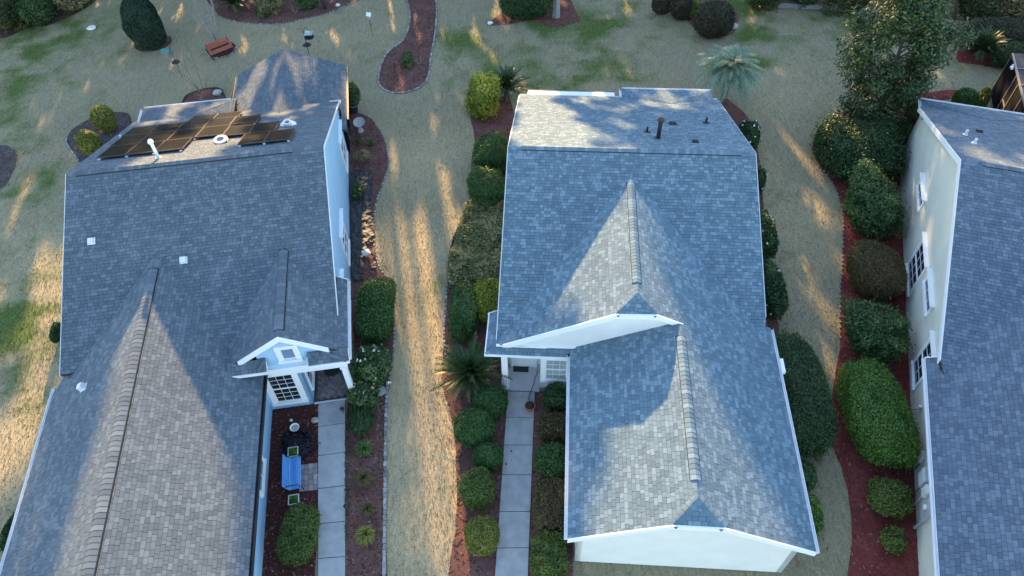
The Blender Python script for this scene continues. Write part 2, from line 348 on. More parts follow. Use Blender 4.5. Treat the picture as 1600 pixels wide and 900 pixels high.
def edging(pxline, parent, size=(.17, .10, .07), gap=.02, mat=None, closed=False, pts=None):
    line = smooth_loop(pts or [at(*p) for p in pxline], 8, closed); r_ = random.Random(len(pxline or pts)); V = []; F = []; T = []
    acc = 0; step = size[0] + gap; i = 0; mb = MB(); tone = []
    seg = list(zip(line[:-1], line[1:]))
    for a, b in seg:
        d = b - a; L = np.linalg.norm(d)
        if L < 1e-6: continue
        d = d / L; s = acc
        while s < L:
            c = a + d * s; ang = math.atan2(d[1], d[0]) + r_.uniform(-.15, .15); k = r_.uniform(.8, 1.15)
            mb.box((c[0], c[1], size[2] / 2 - .01), (size[0] * k, size[1] * r_.uniform(.8, 1.2), size[2] * r_.uniform(.8, 1.2)), Matrix.Rotation(ang, 3, 'Z')); tone += [r_.random()] * 6; s += step
        acc = s - L
    me = mb.mesh('edging_stones'); a_ = me.attributes.new('tone', 'FLOAT', 'FACE'); a_.data.foreach_set('value', tone)
    o = link('edging_stones', me, mat or M['edging'], parent); o['kind'] = 'stuff'; return o

b_court = bed('courtyard_bed', [(420, 640), (497, 631), (497, 720), (496, 835), (490, 930), (395, 930), (408, 800)], M['mulch_dark'], M['chip_red'], .004, 90, 0)
b_side = bed('side_bed', [(543, 168), (560, 176), (580, 186), (598, 212), (606, 240), (606, 262), (598, 288), (588, 318), (584, 370), (592, 415), (610, 445), (616, 500), (614, 560), (606, 620), (602, 700), (602, 800), (600, 940), (537, 940), (539, 800), (541, 640), (552, 560), (547, 420), (543, 270)], M['mulch_brown'], M['chip_brown'], .004, 70, 4)
edging([(606, 600), (603, 660), (602, 740), (601, 830), (600, 940)], b_side, (.20, .11, .08))
edging([(545, 172), (562, 177), (580, 186), (598, 212), (606, 240), (606, 262), (598, 288), (588, 318), (584, 370), (592, 415), (610, 445), (616, 500), (614, 560), (606, 600)], b_side, (.12, .07, .05), .12)
b_mid = bed('hedge_bed', [(733, 165), (760, 160), (800, 160), (805, 300), (795, 500), (784, 560), (793, 612), (786, 720), (778, 940), (703, 940), (711, 830), (714, 780), (712, 700), (702, 640), (690, 590), (694, 540), (700, 440), (712, 370), (732, 320), (737, 250), (742, 215)], M['mulch_brown'], M['chip_brown'], .004, 60, 4)
edging([(697, 560), (694, 520), (698, 450), (706, 400)], b_mid, (.13, .08, .06), .1)
b_walk = bed('walkway_bed', [(836, 612), (895, 604), (895, 940), (824, 940), (829, 800), (833, 700)], M['mulch_brown'], M['chip_brown'], .004, 60, 0)
b_red = bed('red_mulch_bed', [(1335, 172), (1300, 180), (1278, 205), (1270, 235), (1283, 262), (1303, 290), (1316, 330), (1317, 400), (1313, 450), (1313, 530), (1305, 590), (1299, 640), (1299, 690), (1315, 730), (1326, 780), (1331, 850), (1332, 940), (1450, 940), (1440, 700), (1425, 400), (1425, 210), (1450, 165), (1500, 150), (1490, 140), (1420, 150), (1370, 165)], M['mulch_red'], M['chip_red'], .004, 60, 4)
edging([(1283, 262), (1303, 290), (1316, 330), (1317, 400), (1313, 450), (1313, 530)], b_red, (.10, .06, .05), .2)
b_center = bed('curved_bed', [(622, -12), (634, 0), (641, 25), (632, 60), (606, 82), (595, 105), (592, 130), (606, 143), (628, 145), (655, 137), (669, 120), (673, 90), (680, 50), (682, 15), (676, -12)], M['mulch_brown'], M['chip_brown'], .004, 70)
edging([(634, -4), (641, 25), (632, 60), (606, 82), (595, 105), (592, 130), (606, 143), (628, 145), (655, 137), (669, 120), (673, 90), (680, 50), (682, 10), (678, -8)], b_center, (.17, .09, .07), .03)
b_top = bed('top_bed', [(330, -14), (336, 18), (352, 29), (380, 35), (425, 38), (470, 31), (520, 18), (560, 0), (575, -14), (450, -30)], M['mulch_brown'], M['chip_brown'], .004, 50)
edging([(330, -10), (336, 18), (352, 29), (380, 35), (425, 38), (470, 31), (520, 18), (560, 0)], b_top, (.12, .06, .05), .1)
b_yel = bed('round_shrub_bed', [(104, 222), (112, 203), (132, 190), (150, 182), (178, 176), (200, 179), (205, 195), (215, 250), (150, 275), (120, 248)], M['mulch_grey'], M['chip_brown'], .004, 60)
edging([(122, 250), (104, 222), (112, 203)], b_yel, (.12, .07, .05), .05); edging([(178, 176), (200, 179), (205, 195)], b_yel, (.12, .07, .05), .05, M['twig'])
b_bare = bed('small_tree_bed', [(285, 166), (292, 150), (308, 143), (330, 138), (346, 141), (352, 160), (320, 185)], M['mulch_brown'], M['chip_brown'], .004, 60)
edging([(286, 160), (292, 150), (308, 143), (330, 138), (346, 141), (351, 155)], b_bare, (.14, .08, .08), .04, M['twig'])
b_bench = bed('oval_bench_bed', [(322, 82), (326, 70), (345, 65), (362, 66), (369, 74), (362, 84), (345, 90), (330, 90)], M['mulch_dark'], M['chip_brown'], .004, 70)
edging([(322, 82), (330, 90), (345, 90), (362, 84), (369, 74)], b_bench, (.14, .07, .06), .03)
b_con = bed('ring_bed', [(211, 70), (222, 60), (250, 55), (266, 58), (266, 67), (250, 77), (228, 80), (214, 77)], M['mulch_brown'], M['chip_brown'], .004, 50)
edging([(211, 70), (214, 77), (228, 80), (250, 77), (266, 67), (266, 58)], b_con, (.12, .07, .06), .04, M['twig'])
b_palm = bed('trunk_bed', [(762, 38), (775, 27), (790, 15), (800, -8), (880, -8), (900, 18), (906, 30), (890, 38), (862, 41), (830, 33), (790, 38)], M['mulch_brown'], M['chip_red'], .004, 50)
b_ball = bed('dark_shrub_bed', [(1030, 5), (1050, 15), (1070, 28), (1085, 45), (1100, 56), (1140, 55), (1150, 42), (1150, 15), (1110, -10), (1050, -15)], M['mulch_brown'], M['chip_brown'], .004, 40)
b_h2r = bed('camellia_bed', [(1130, 152), (1150, 165), (1172, 190), (1185, 240), (1192, 300), (1200, 400), (1205, 480), (1218, 510), (1210, 560), (1190, 480), (1160, 230), (1120, 165)], M['mulch_brown'], M['chip_brown'], .004, 50)
b_far = bed('left_bed', [(-30, 222), (0, 226), (18, 231), (26, 245), (20, 270), (0, 296), (-40, 300)], M['mulch_grey'], M['chip_brown'], .004, 50)
b_tr = bed('corner_bed', [(1495, 92), (1520, 100), (1560, 106), (1640, 116), (1700, 20), (1560, 20), (1510, 50)], M['mulch_red'], M['chip_red'], .004, 40)
b_wood = bed('woodland_floor', [(-120, 70), (0, 60), (40, 45), (80, 38), (120, 20), (150, 0), (160, -30), (0, -50), (-150, -30)], M['leaf_litter'], M['chip_litter'], .004, 30)
b_wood2 = bed('woodland_floor', [(1185, -6), (1208, 9), (1300, 14), (1380, 21), (1440, 24), (1520, 34), (1620, 42), (1800, 40), (1700, -40), (1300, -40)], M['leaf_litter'], M['chip_litter'], .004, 30)
rg = np.random.default_rng(5)
bx0, bx1 = -30, 30; by0, by1 = 55, 130
wood = [np.array(p) for p in ((-140, 51.5), (-38, 51.5), (-20, 52.5), (0, 53), (20, 51), (34, 49), (140, 49), (160, 150), (-160, 150))]
mb = MB(); mb.add([(p[0], p[1], .006) for p in wood], [tuple(range(len(wood)))]); tag(mb.build('woodland_floor', M['leaf_litter']), kind='structure')

# concrete walks
def slabs(left, right, name, mat, th=.05):
    st = tag(MB().add([(0, 0, -5), (.01, 0, -5), (0, .01, -5)], [(0, 1, 2)]).build(name, M['mulch_dark']), kind='structure')
    # the base sheet under the slabs
    st.data.clear_geometry(); P = left + right[::-1]; st.data.from_pydata([(p.x, p.y, .002) for p in P], [], [tuple(range(len(P)))]); st.data.update()
    for i in range(len(left) - 1):
        q = [left[i], right[i], right[i + 1], left[i + 1]]; c = sum(q, Vector()) / 4; g = .012
        q = [p + (c - p).normalized() * g * 1.4 for p in q]
        MB().prism([Vector((p.x, p.y, th)) for p in q], (0, 0, -th - .03)).build('slab', mat, st, bevel=.008)
    return st
n1 = (-8.26, 16.03), (-7.13, 16.21)
def lerp_ext(p, q, ts): return [Vector((p[0] + (q[0] - p[0]) * t, p[1] + (q[1] - p[1]) * t, 0)) for t in ts]
ts1 = [0, .21, .46, .73, 1.0, 1.25, 1.5, 1.75, 2.0]
slabs(lerp_ext((-8.26, 16.03), (-7.49, 10.86), ts1), lerp_ext((-7.13, 16.21), (-6.47, 10.93), ts1), 'walkway', M['concrete'])
ts2 = [0, .235, .474, .717, 1.0, 1.26, 1.52, 1.8]
a0, a1, c0, c1 = at(793, 612), at(780, 800), at(836, 613), at(829, 800)
slabs(lerp_ext(a0, a1, ts2), lerp_ext(c0, c1, ts2), 'walkway', M['concrete'])

# grass blades on the lawn
def grass():
    rg = np.random.default_rng(1); n = 330000
    Y = 8 + 42 * rg.random(n) ** 1.15; X = rg.uniform(-1, 1, n) * (20 + Y * .38)
    k = np.ones(n, bool)
    for b in BEDS: k &= ~inside(X, Y, b)
    X, Y = X[k], Y[k]; g = green_at(X, Y); n = len(X)
    a = rg.uniform(0, 6.28, n); h = rg.uniform(.02, .048, n) * (1 + .6 * g); wd = rg.uniform(.010, .022, n); ln = rg.uniform(.2, 1.1, n) * h; la = rg.uniform(0, 6.28, n)
    V = np.stack([np.stack([X - np.cos(a) * wd, Y - np.sin(a) * wd, np.full(n, -.02)], 1), np.stack([X + np.cos(a) * wd, Y + np.sin(a) * wd, np.full(n, -.02)], 1),
                  np.stack([X + np.cos(la) * ln, Y + np.sin(la) * ln, h], 1)], 1).reshape(-1, 3)
    pick = np.clip((g - .25) * 1.6 + rg.normal(0, .18, n), 0, 1)
    tag(link('grass', np_mesh('grass', V, np.arange(3 * n).reshape(-1, 3), green=pick, tone=rg.random(n)), M['blade']), kind='stuff')
grass()

def fallen():
    rg = np.random.default_rng(8); n = 2600; Y = 9 + 40 * rg.random(n); X = rg.uniform(-1, 1, n) * (20 + Y * .38); k = vnoise(X, Y, 2.3, 77) > .45; X, Y = X[k], Y[k]; n = len(X)
    a = rg.uniform(0, 6.28, n); L = rg.uniform(.03, .075, n); W = L * rg.uniform(.35, .6, n); z = rg.uniform(.02, .06, n); dx, dy = np.cos(a), np.sin(a)
    V = np.stack([np.stack([X - dx * L, Y - dy * L, z], 1), np.stack([X + dy * W, Y - dx * W, z + .012], 1), np.stack([X + dx * L, Y + dy * L, z + .02], 1), np.stack([X - dy * W, Y + dx * W, z + .012], 1)], 1).reshape(-1, 3)
    tag(link('fallen_leaves', np_mesh('fallen_leaves', V, np.arange(4 * n).reshape(-1, 4), tone=rg.random(n)), M['chip_litter']), kind='stuff')
fallen()

# ------------------------------------------------------------------ houses
EXPO = .143
TABW = (.15, .18, .22, .26)
def clip(poly, cl):                          # convex clip in 2d
    out = poly
    for i in range(len(cl)):
        a, b = cl[i], cl[(i + 1) % len(cl)]; res = []
        ex, ey = b[0] - a[0], b[1] - a[1]
        for j in range(len(out)):
            p, q = out[j], out[(j + 1) % len(out)]
            sp = ex * (p[1] - a[1]) - ey * (p[0] - a[0]); sq = ex * (q[1] - a[1]) - ey * (q[0] - a[0])
            if sp >= 0: res.append(p)
            if sp * sq < 0:
                t = sp / (sp - sq); res.append((p[0] + (q[0] - p[0]) * t, p[1] + (q[1] - p[1]) * t))
        out = res
        if len(out) < 3: return []
    return out
def plane3(p, q, r_):
    n = (Vector(q) - Vector(p)).cross(Vector(r_) - Vector(p)); a, b = -n.x / n.z, -n.y / n.z
    return (a, b, p[2] - a * p[0] - b * p[1])
class House:
    def __init__(s, name, ox, oy, yaw, label, shingle, wall):
        s.e = empty(name, (ox, oy, 0), R(yaw), label, 'house', 'houses along the street'); s.M = Matrix.Translation((ox, oy, 0)) @ Matrix.Rotation(R(yaw), 4, 'Z')
        s.faces = []; s.sh = shingle; s.wall = wall; s.rnd = random.Random(int(ox * 100) + 17)
    def face(s, poly, pl, skip=False): s.faces.append((poly, pl, skip))
    def env(s, x, y, skip=None):
        z = -1
        for i, (poly, pl, sk) in enumerate(s.faces):
            if i == skip: continue
            if all((b[0] - a[0]) * (y - a[1]) - (b[1] - a[1]) * (x - a[0]) >= -1e-6 for a, b in zip(poly, poly[1:] + poly[:1])): z = max(z, pl[0] * x + pl[1] * y + pl[2])
        return z
    def roof(s):
        mb = MB()
        for poly, pl, sk in s.faces: mb.prism([(x, y, pl[0] * x + pl[1] * y + pl[2] - .012) for x, y in poly], (0, 0, -.13))
        s.r = mb.build('roof', M['felt'], s.e)
        cand = []; V = []; F = []; T = []; rr = s.rnd
        camL = s.M.inverted() @ Vector((0, 0, CAM_H))
        for fi, (poly, pl, sk) in enumerate(s.faces):
            a, b, c = pl; g = math.hypot(a, b); k = math.sqrt(1 + g * g)
            e = Vector((b / g, -a / g, 0)); v = Vector((a / g, b / g, g)) / k; n = Vector((-a, -b, 1)) / k
            o = Vector((poly[0][0], poly[0][1], a * poly[0][0] + b * poly[0][1] + c))
            uv = []
            for x, y in poly:
                d = Vector((x, y, a * x + b * y + c)) - o; uv.append((d.dot(e), d.dot(v)))
            ar = sum(p[0] * q[1] - q[0] * p[1] for p, q in zip(uv, uv[1:] + uv[:1]))
            if ar < 0: uv = uv[::-1]
            u0, u1 = min(p[0] for p in uv), max(p[0] for p in uv); v0, v1 = min(p[1] for p in uv), max(p[1] for p in uv)
            vv = v0; row = 0
            while vv < v1:
                uu = u0 - rr.uniform(0, .3)
                while uu < u1:
                    wd = TABW[min(3, int(rr.random() * 4))]; q = (uu + wd / 2, vv + EXPO / 2); P3 = o + e * q[0] + v * q[1]
                    if not sk and s.env(P3.x, P3.y, fi) > P3.z + .10: uu += wd; continue
                    raised = rr.random() < .5
                    rect = [(uu + .005, vv + .008), (uu + wd - .005, vv + .008), (uu + wd - .005, vv + EXPO), (uu + .005, vv + EXPO)]
                    cp = clip(rect, uv)
                    if len(cp) >= 3:
                        full = len(cp) == 4 and all(abs(p[0] - r_[0]) + abs(p[1] - r_[1]) < 1e-6 for p, r_ in zip(cp, rect))
                        view = (camL - P3); cosv = view.normalized().dot(n)
                        cand.append((-(cosv * wd / view.length_squared) if full else 0, fi, o, e, v, n, cp, vv, wd, raised, P3, full))
                    uu += wd
                vv += EXPO; row += 1
        # the 300 that show largest, inside the photo's frame
        def seen(P3):
            p = s.M @ P3; d = p - Vector((0, 0, CAM_H)); zz = d.dot(_f); px = 800 + CAM_F * d.dot(_r) / zz; py = 450 - CAM_F * d.dot(_u) / zz
            return 4 < px < 1596 and 4 < py < 822
        cand.sort(key=lambda c: c[0]); singles = 0; cache = {}
        for sc, fi, o, e, v, n, cp, vv, wd, raised, P3, full in cand:
            h = .013 if raised else .006
            if full and singles < 300 and seen(P3):
                key = (wd, raised)
                if key not in cache:
                    x0, x1, y0, y1 = -wd / 2 + .005, wd / 2 - .005, -EXPO / 2 + .008, EXPO / 2
                    cache[key] = MB().add([(x0, y0, h), (x1, y0, h), (x1, y1, .001), (x0, y1, .001), (x0, y0, -.012), (x1, y0, -.012), (x1, y1, -.012), (x0, y1, -.012)],
                        [(0, 1, 2, 3), (0, 4, 5, 1), (1, 5, 6, 2), (2, 6, 7, 3), (3, 7, 4, 0)]).mesh('shingle'); cache[key].materials.append(M[s.sh + '_one'])
                ob = bpy.data.objects.new('shingle', cache[key]); COL.objects.link(ob); ob.parent = s.r
                ob.matrix_local = Matrix.Translation(P3) @ Matrix((e, v, n)).transposed().to_4x4(); singles += 1; continue
            base = len(V); m_ = len(cp)
            for u_, v_ in cp: V.append(o + e * u_ + v * v_ + n * (.001 + (h - .001) * (1 - (v_ - vv) / EXPO)))
            for u_, v_ in cp: V.append(o + e * u_ + v * v_ - n * .012)
            F.append(tuple(range(base, base + m_))); t = rr.random(); T.append(t)
            for i in range(m_): F.append((base + i, base + m_ + i, base + m_ + (i + 1) % m_, base + (i + 1) % m_)); T.append(t)
        me = bpy.data.meshes.new('shingles'); me.from_pydata([tuple(p) for p in V], [], F); a_ = me.attributes.new('tone', 'FLOAT', 'FACE'); a_.data.foreach_set('value', T); me.update()
        ob = link('shingles', me, M[s.sh], s.r); ob['kind'] = 'stuff'
    def caps(s, a, b, wd=.30, step=.17, droop=.09, lift=.0, vent=None):
        """ridge or hip caps from a to b (a = upper end for hips); vent = (t0, t1): the part of the line with a raised vent under the caps"""
        a, b = Vector(a), Vector(b); d = b - a; L = d.length; d.normalize(); sx = d.cross(Vector((0, 0, 1))).normalized(); up = sx.cross(d); n = int(L / step); st = L / n
        key = (round(wd, 3), round(st, 3), round(droop, 3)); me = None
        prof = [(-1, -1), (-.5, -.46), (0, -.10), (.5, -.46), (1, -1)]
        vs = []
        for y, z in ((-.012, .002), (st + .012, .013)):
            vs += [(p * wd / 2, y, q * droop + z) for p, q in prof]
        for y in (-.012, st + .02): vs += [(p * wd / 2 * .98, y, q * droop - .022) for p, q in prof]
        fs = [(i, i + 1, i + 6, i + 5) for i in range(4)] + [(10 + i, 15 + i, 16 + i, 11 + i) for i in range(4)] + [(i, 10 + i, 11 + i, i + 1) for i in range(4)] + [(5 + i, 6 + i, 16 + i, 15 + i) for i in range(4)] + [(0, 5, 15, 10), (4, 14, 19, 9)]
        me = MB().add(vs, fs).mesh('ridge_cap'); me.materials.append(M[s.sh + '_one'])
        R3 = Matrix((-sx if False else sx * 1.0, d, up)).transposed()
        if R3.determinant() < 0: R3 = Matrix((-sx, d, up)).transposed()
        vz = .042
        if vent:
            p, q = a + d * L * vent[0], a + d * L * vent[1]; mb = MB()
            for y0, y1 in ((p, q),):
                pr = [(-1.0, -1.04), (-.5, -.62), (0, -.26), (.5, -.62), (1.0, -1.04)]
                top = [[pt + sx * x * wd / 2 * 1.10 + up * (zz * droop + vz - .006) for x, zz in pr] for pt in (y0, y1)]; bot = [[pt + sx * x * wd / 2 * 1.24 + up * (zz * droop - .05) for x, zz in pr] for pt in (y0, y1)]
                allv = top[0] + top[1] + bot[0] + bot[1]
                mb.add(allv, [(i, i + 1, i + 6, i + 5) for i in range(4)] + [(10 + i, 15 + i, 16 + i, 11 + i) for i in range(4)] + [(i, 10 + i, 11 + i, i + 1) for i in range(4)] + [(5 + i, 6 + i, 16 + i, 15 + i) for i in range(4)] + [(0, 5, 15, 10), (4, 14, 19, 9)])
            mb.build('ridge_vent', M['vent_edge'], s.r)
        for i in range(n):
            t = (i + .5) / n; z = vz if vent and vent[0] <= t <= vent[1] else .004
            ob = bpy.data.objects.new('ridge_cap', me); COL.objects.link(ob); ob.parent = s.r
            ob.matrix_local = Matrix.Translation(a + d * st * i + up * (z + lift)) @ R3.to_4x4()
    def wallseg(s, p, q, mat=None, th=.2, top=None, drop=.17, z0=0.0, n=14, name='wall', inward=None):
        p, q = Vector((*p, 0)), Vector((*q, 0)); d = (q - p); nrm = Vector((-d.y, d.x, 0)).normalized() * th      # inside is on the left of p->q
        tops = []
        for i in range(n + 1):
            c = p + d * i / n; cc = c + nrm * .5; z = top if top is not None else s.env(cc.x, cc.y) - drop; tops.append((c, max(z, z0 + .05)))
        mb = MB(); N = n + 1
        vs = [c + Vector((0, 0, z0)) for c, z in tops] + [c + Vector((0, 0, z)) for c, z in tops] + [c + nrm + Vector((0, 0, z0)) for c, z in tops] + [c + nrm + Vector((0, 0, z)) for c, z in tops]
        fs = []
        for i in range(n): fs += [(i, i + 1, N + i + 1, N + i), (2 * N + i, 3 * N + i, 3 * N + i + 1, 2 * N + i + 1), (N + i, N + i + 1, 3 * N + i + 1, 3 * N + i)]
        fs += [(0, N, 3 * N, 2 * N), (n, 2 * N + n, 3 * N + n, N + n)]
        return mb.add(vs, fs).build(name, mat or s.wall, s.e)
    def trim(s, name, a, b, h=.16, t=.035, dz=-.02, mat=None, off=(0, 0)):
        a, b = Vector(a), Vector(b); d = b - a; up = Vector((0, 0, 1)); mb = MB(); o = Vector((off[0], off[1], 0))
        sx = Vector((d.x, d.y, 0)).cross(up).normalized() * t / 2
        vs = [p + o + k * sx + Vector((0, 0, z)) for p in (a, b) for k in (-1, 1) for z in (dz - h, dz)]
        return mb.add(vs, [(0, 2, 3, 1), (4, 5, 7, 6), (0, 1, 5, 4), (2, 6, 7, 3), (0, 4, 6, 2), (1, 3, 7, 5)]).build(name, mat or M['white'], s.e)
    def gutter(s, a, b, out, mat=None):       # U-shaped gutter along an eave; out = outward direction
        a, b, o = Vector(a), Vector(b), Vector((out[0], out[1], 0)).normalized(); mb = MB()
        for k0, k1, z0, z1 in ((.0, .012, -.12, -.012), (.0, .115, -.12, -.108), (.103, .115, -.12, .0)):
            vs = [p + o * k + Vector((0, 0, z)) for p in (a, b) for k in (k0, k1) for z in (z0, z1)]
            mb.add(vs, [(0, 2, 3, 1), (4, 5, 7, 6), (0, 1, 5, 4), (2, 6, 7, 3), (0, 4, 6, 2), (1, 3, 7, 5)])
        return mb.build('gutter', mat or M['white'], s.e)
    def window(s, x, y, z, rot, wd, ht, cols=3, rows=3, sashes=2, tw=.13, glass=None, head=.0, proud=.05, trimmat=None, label=None):
        e = bpy.data.objects.new('window', None); tm = trimmat or M['white']; mb = MB()
        yo = -proud / 2                        # outward is -y
        mb.box((-wd / 2 - tw / 2, yo, ht / 2), (tw, proud, ht + 2 * tw)); mb.box((wd / 2 + tw / 2, yo, ht / 2), (tw, proud, ht + 2 * tw)); mb.box((0, yo - .002, ht + tw / 2), (wd, proud, tw)); mb.box((0, yo - .03, -tw / 2), (wd + 2 * tw + .04, proud + .06, tw * .8))
        if head: mb.box((0, yo - head / 2 - .002, ht + tw + .055), (wd + 2 * tw + .12, proud + head, .11)); mb.box((0, yo - head / 2 - .03, ht + tw + .13), (wd + 2 * tw + .2, proud + head + .06, .05))
        o = mb.build('window', tm, s.e); o.location = (x, y, z); o.rotation_euler = (0, 0, R(rot))
        if label: o['label'] = label
        cache = None; sh = ht / sashes
        for k in range(sashes):
            mb = MB(); yy = -.012 if k else -.022; fr = .032; z0 = k * sh
            mb.box((-wd / 2 + fr / 2, yy, z0 + sh / 2), (fr, .035, sh - .002)); mb.box((wd / 2 - fr / 2, yy, z0 + sh / 2), (fr, .035, sh - .002)); mb.box((0, yy, z0 + fr / 2 + .001), (wd - 2 * fr, .034, fr)); mb.box((0, yy, z0 + sh - fr / 2 - .001), (wd - 2 * fr, .034, fr))
            pw, ph = (wd - 2 * fr) / cols, (sh - 2 * fr) / rows
            for i in range(1, cols): mb.box((-wd / 2 + fr + i * pw, yy, z0 + sh / 2), (.014, .028, sh - 2 * fr))
            for j in range(1, rows): mb.box((0, yy - .001, z0 + fr + j * ph), (wd - 2 * fr, .027, .014))
            mb.build('sash', tm, o)
            if cache is None: cache = MB().box((0, 0, 0), (pw - .004, .008, ph - .004)).mesh('pane'); cache.materials.append(glass or M['glass'])
            for i in range(cols):
                for j in range(rows):
                    p = bpy.data.objects.new('pane', cache); COL.objects.link(p); p.parent = o; p.location = (-wd / 2 + fr + (i + .5) * pw, yy + .006, z0 + fr + (j + .5) * ph)
        return o
def on(pl, x, y): return Vector((x, y, pl[0] * x + pl[1] * y + pl[2]))
def box_vent(h, p, n_, mat, sz=(.24, .24, .15), name='roof_vent', flange=.30):
    d = Vector(n_).normalized(); q = Vector((0, 0, 1)).rotation_difference(d).to_matrix()
    o = MB().box((0, 0, .012), (flange, flange, .02), q).build(name, mat, h.e); o.location = p
    mb = MB(); a, b, c = sz; vs = [(-a / 2, -b / 2, .02), (a / 2, -b / 2, .02), (a / 2, b / 2, .02), (-a / 2, b / 2, .02), (-a * .42, -b * .42, c), (a * .42, -b * .42, c), (a * .42, b * .42, c), (-a * .42, b * .42, c)]
    mb.add([q @ Vector(v) for v in vs], [(0, 1, 5, 4), (1, 2, 6, 5), (2, 3, 7, 6), (3, 0, 4, 7), (4, 5, 6, 7)]); mb.build('hood', mat, o, bevel=.02); return o
def pipe_vent(h, p, r_, ht, mat, cap=True, name='vent_pipe', boot=None):
    o = MB().lathe([(r_ * 2.1, -.03), (r_ * 2.0, .01), (r_ * 1.2, .05), (r_, .06), (r_, ht), (r_ * .7, ht), (r_ * .7, ht - .08)], n=12).build(name, mat, h.e, smooth=False); o.location = p
    if cap: MB().lathe([(r_ * .4, ht - .03), (r_ * 1.7, ht - .02), (r_ * 1.75, ht + .04), (r_ * 1.1, ht + .12), (.005, ht + .14)], n=14, cap=True).build('pipe_cap', mat, o)
    return o

# ---------------- left house: light blue walls
h1 = House('house', -7.886, 24.768, 7.598, 'light blue house on the left with solar panels on its rear roof slope', 'shingle_slate', M['blue_wall'])
MF = (0, .4228, 6.627); MR = (0, -.4228, 6.627); WLp = (.573, 0, 2.77 + .573 * 10.96); WRp = (-.573, 0, 2.77 - .573 * 3.0)
ELp = (.66, 0, 4.93 + .66 * 1.93); ERp = (-.66, 0, 4.93 - .66 * 1.93)
h1.face([(-10.54, -7.81), (0, -7.81), (0, 0), (-10.54, 0)], MF); h1.face([(-10.54, 0), (0, 0), (0, 7.86), (-10.54, 7.86)], MR)
h1.face([(-10.96, -19), (-6.98, -19), (-6.98, -3.2), (-10.52, -7.6), (-10.96, -8.25)], WLp); h1.face([(-6.98, -19), (-3.0, -19), (-3.0, -3.0), (-6.98, -3.0)], WRp)
h1.face([(-4.25, -8.62), (-1.93, -8.62), (-1.93, -3.6), (-4.25, -3.6)], ELp); h1.face([(-1.93, -8.62), (-.14, -8.62), (-.14, -3.6), (-1.93, -3.6)], ERp); h1.face([(-.14, -8.62), (.36, -8.62), (.36, -4.9), (-.14, -4.9)], ERp)
# rear bump with two hips, and the sunroom gable
ap, c1_, c2_ = (-7.96, 7.5, 3.47), (-10.5, 9.7, 2.86), (-5.6, 9.7, 2.86)
h1.face([ap[:2], c2_[:2], c1_[:2]], plane3(ap, c2_, c1_)); h1.face([ap[:2], c1_[:2], (-10.5, 7.5)], plane3(ap, c1_, (-10.5, 7.5, 2.86))); h1.face([ap[:2], (-5.6, 7.5), c2_[:2]], plane3(ap, (-5.6, 7.5, 2.86), c2_))
SL = (.46, 0, 3.85 + .46 * 2.9); SR = (-.46, 0, 3.85 - .46 * 2.9)
h1.face([(-5.95, 6.5), (-2.9, 6.5), (-2.9, 12.6), (-5.95, 12.6)], SL); h1.face([(-2.9, 6.5), (.25, 6.5), (.25, 12.6), (-2.9, 12.6)], SR)
h1.roof()
h1.caps((-10.45, 0, 6.627), (-.05, 0, 6.627), .30, .155, .07, vent=(.03, .88))
h1.caps((-6.98, -3.75, 5.05), (-6.98, -19, 5.05), .38, .19, .10, vent=(.045, 1))
h1.caps((-1.93, -4.05, 4.93), (-1.93, -8.6, 4.93), .36, .17, .11, vent=(.02, .93))
h1.caps((-2.9, 12.6, 3.85), (-2.9, 7.0, 3.85), .28, .17, .07)
h1.caps(ap, c1_, .24, .17, .04); h1.caps(ap, c2_, .24, .17, .04)
def pent(h, P, outz, name='pent_roof'):       # small sloped return: inner top edge p,q, outer bottom edge r,s
    p, q, r_, s_ = [Vector(v) for v in P]
    pl = plane3(p, q, r_); return pl
# walls
h1.wallseg((-.1, -6.55), (-.1, 7.6)); h1.wallseg((-.1, 7.6), (-10.4, 7.6)); h1.wallseg((-10.4, 7.6), (-10.4, -7.5)); h1.wallseg((-10.56, -8.4), (-10.56, -18.6), top=2.74); h1.wallseg((-10.56, -18.6), (-3.41, -18.6))
h1.wallseg((-3.41, -18.6), (-3.41, -8.56), top=2.74); h1.wallseg((-3.41, -8.55), (-1.69, -8.55), top=2.5); h1.wallseg((-1.69, -8.55), (-1.69, -6.72), top=2.5); h1.wallseg((-1.69, -6.72), (-.1, -6.72), top=3.0)
h1.wallseg((-3.05, -8.50), (.02, -8.50), z0=2.93, drop=.2, th=.15)
MB().box((-1.45, -8.52, 2.71), (3.26, .26, .44)).build('porch_beam', M['white'], h1.e, bevel=.01)
MB().box((0.0, -7.62, 2.71), (.24, 1.50, .44)).build('porch_beam', M['white'], h1.e, bevel=.01)
mb = MB().box((0.0, -8.5, 1.27), (.22, .24, 2.44)).box((0.0, -8.5, .12), (.32, .34, .24)).box((0, -8.5, 2.4), (.30, .32, .1)); mb.build('porch_column', M['white'], h1.e, bevel=.01)
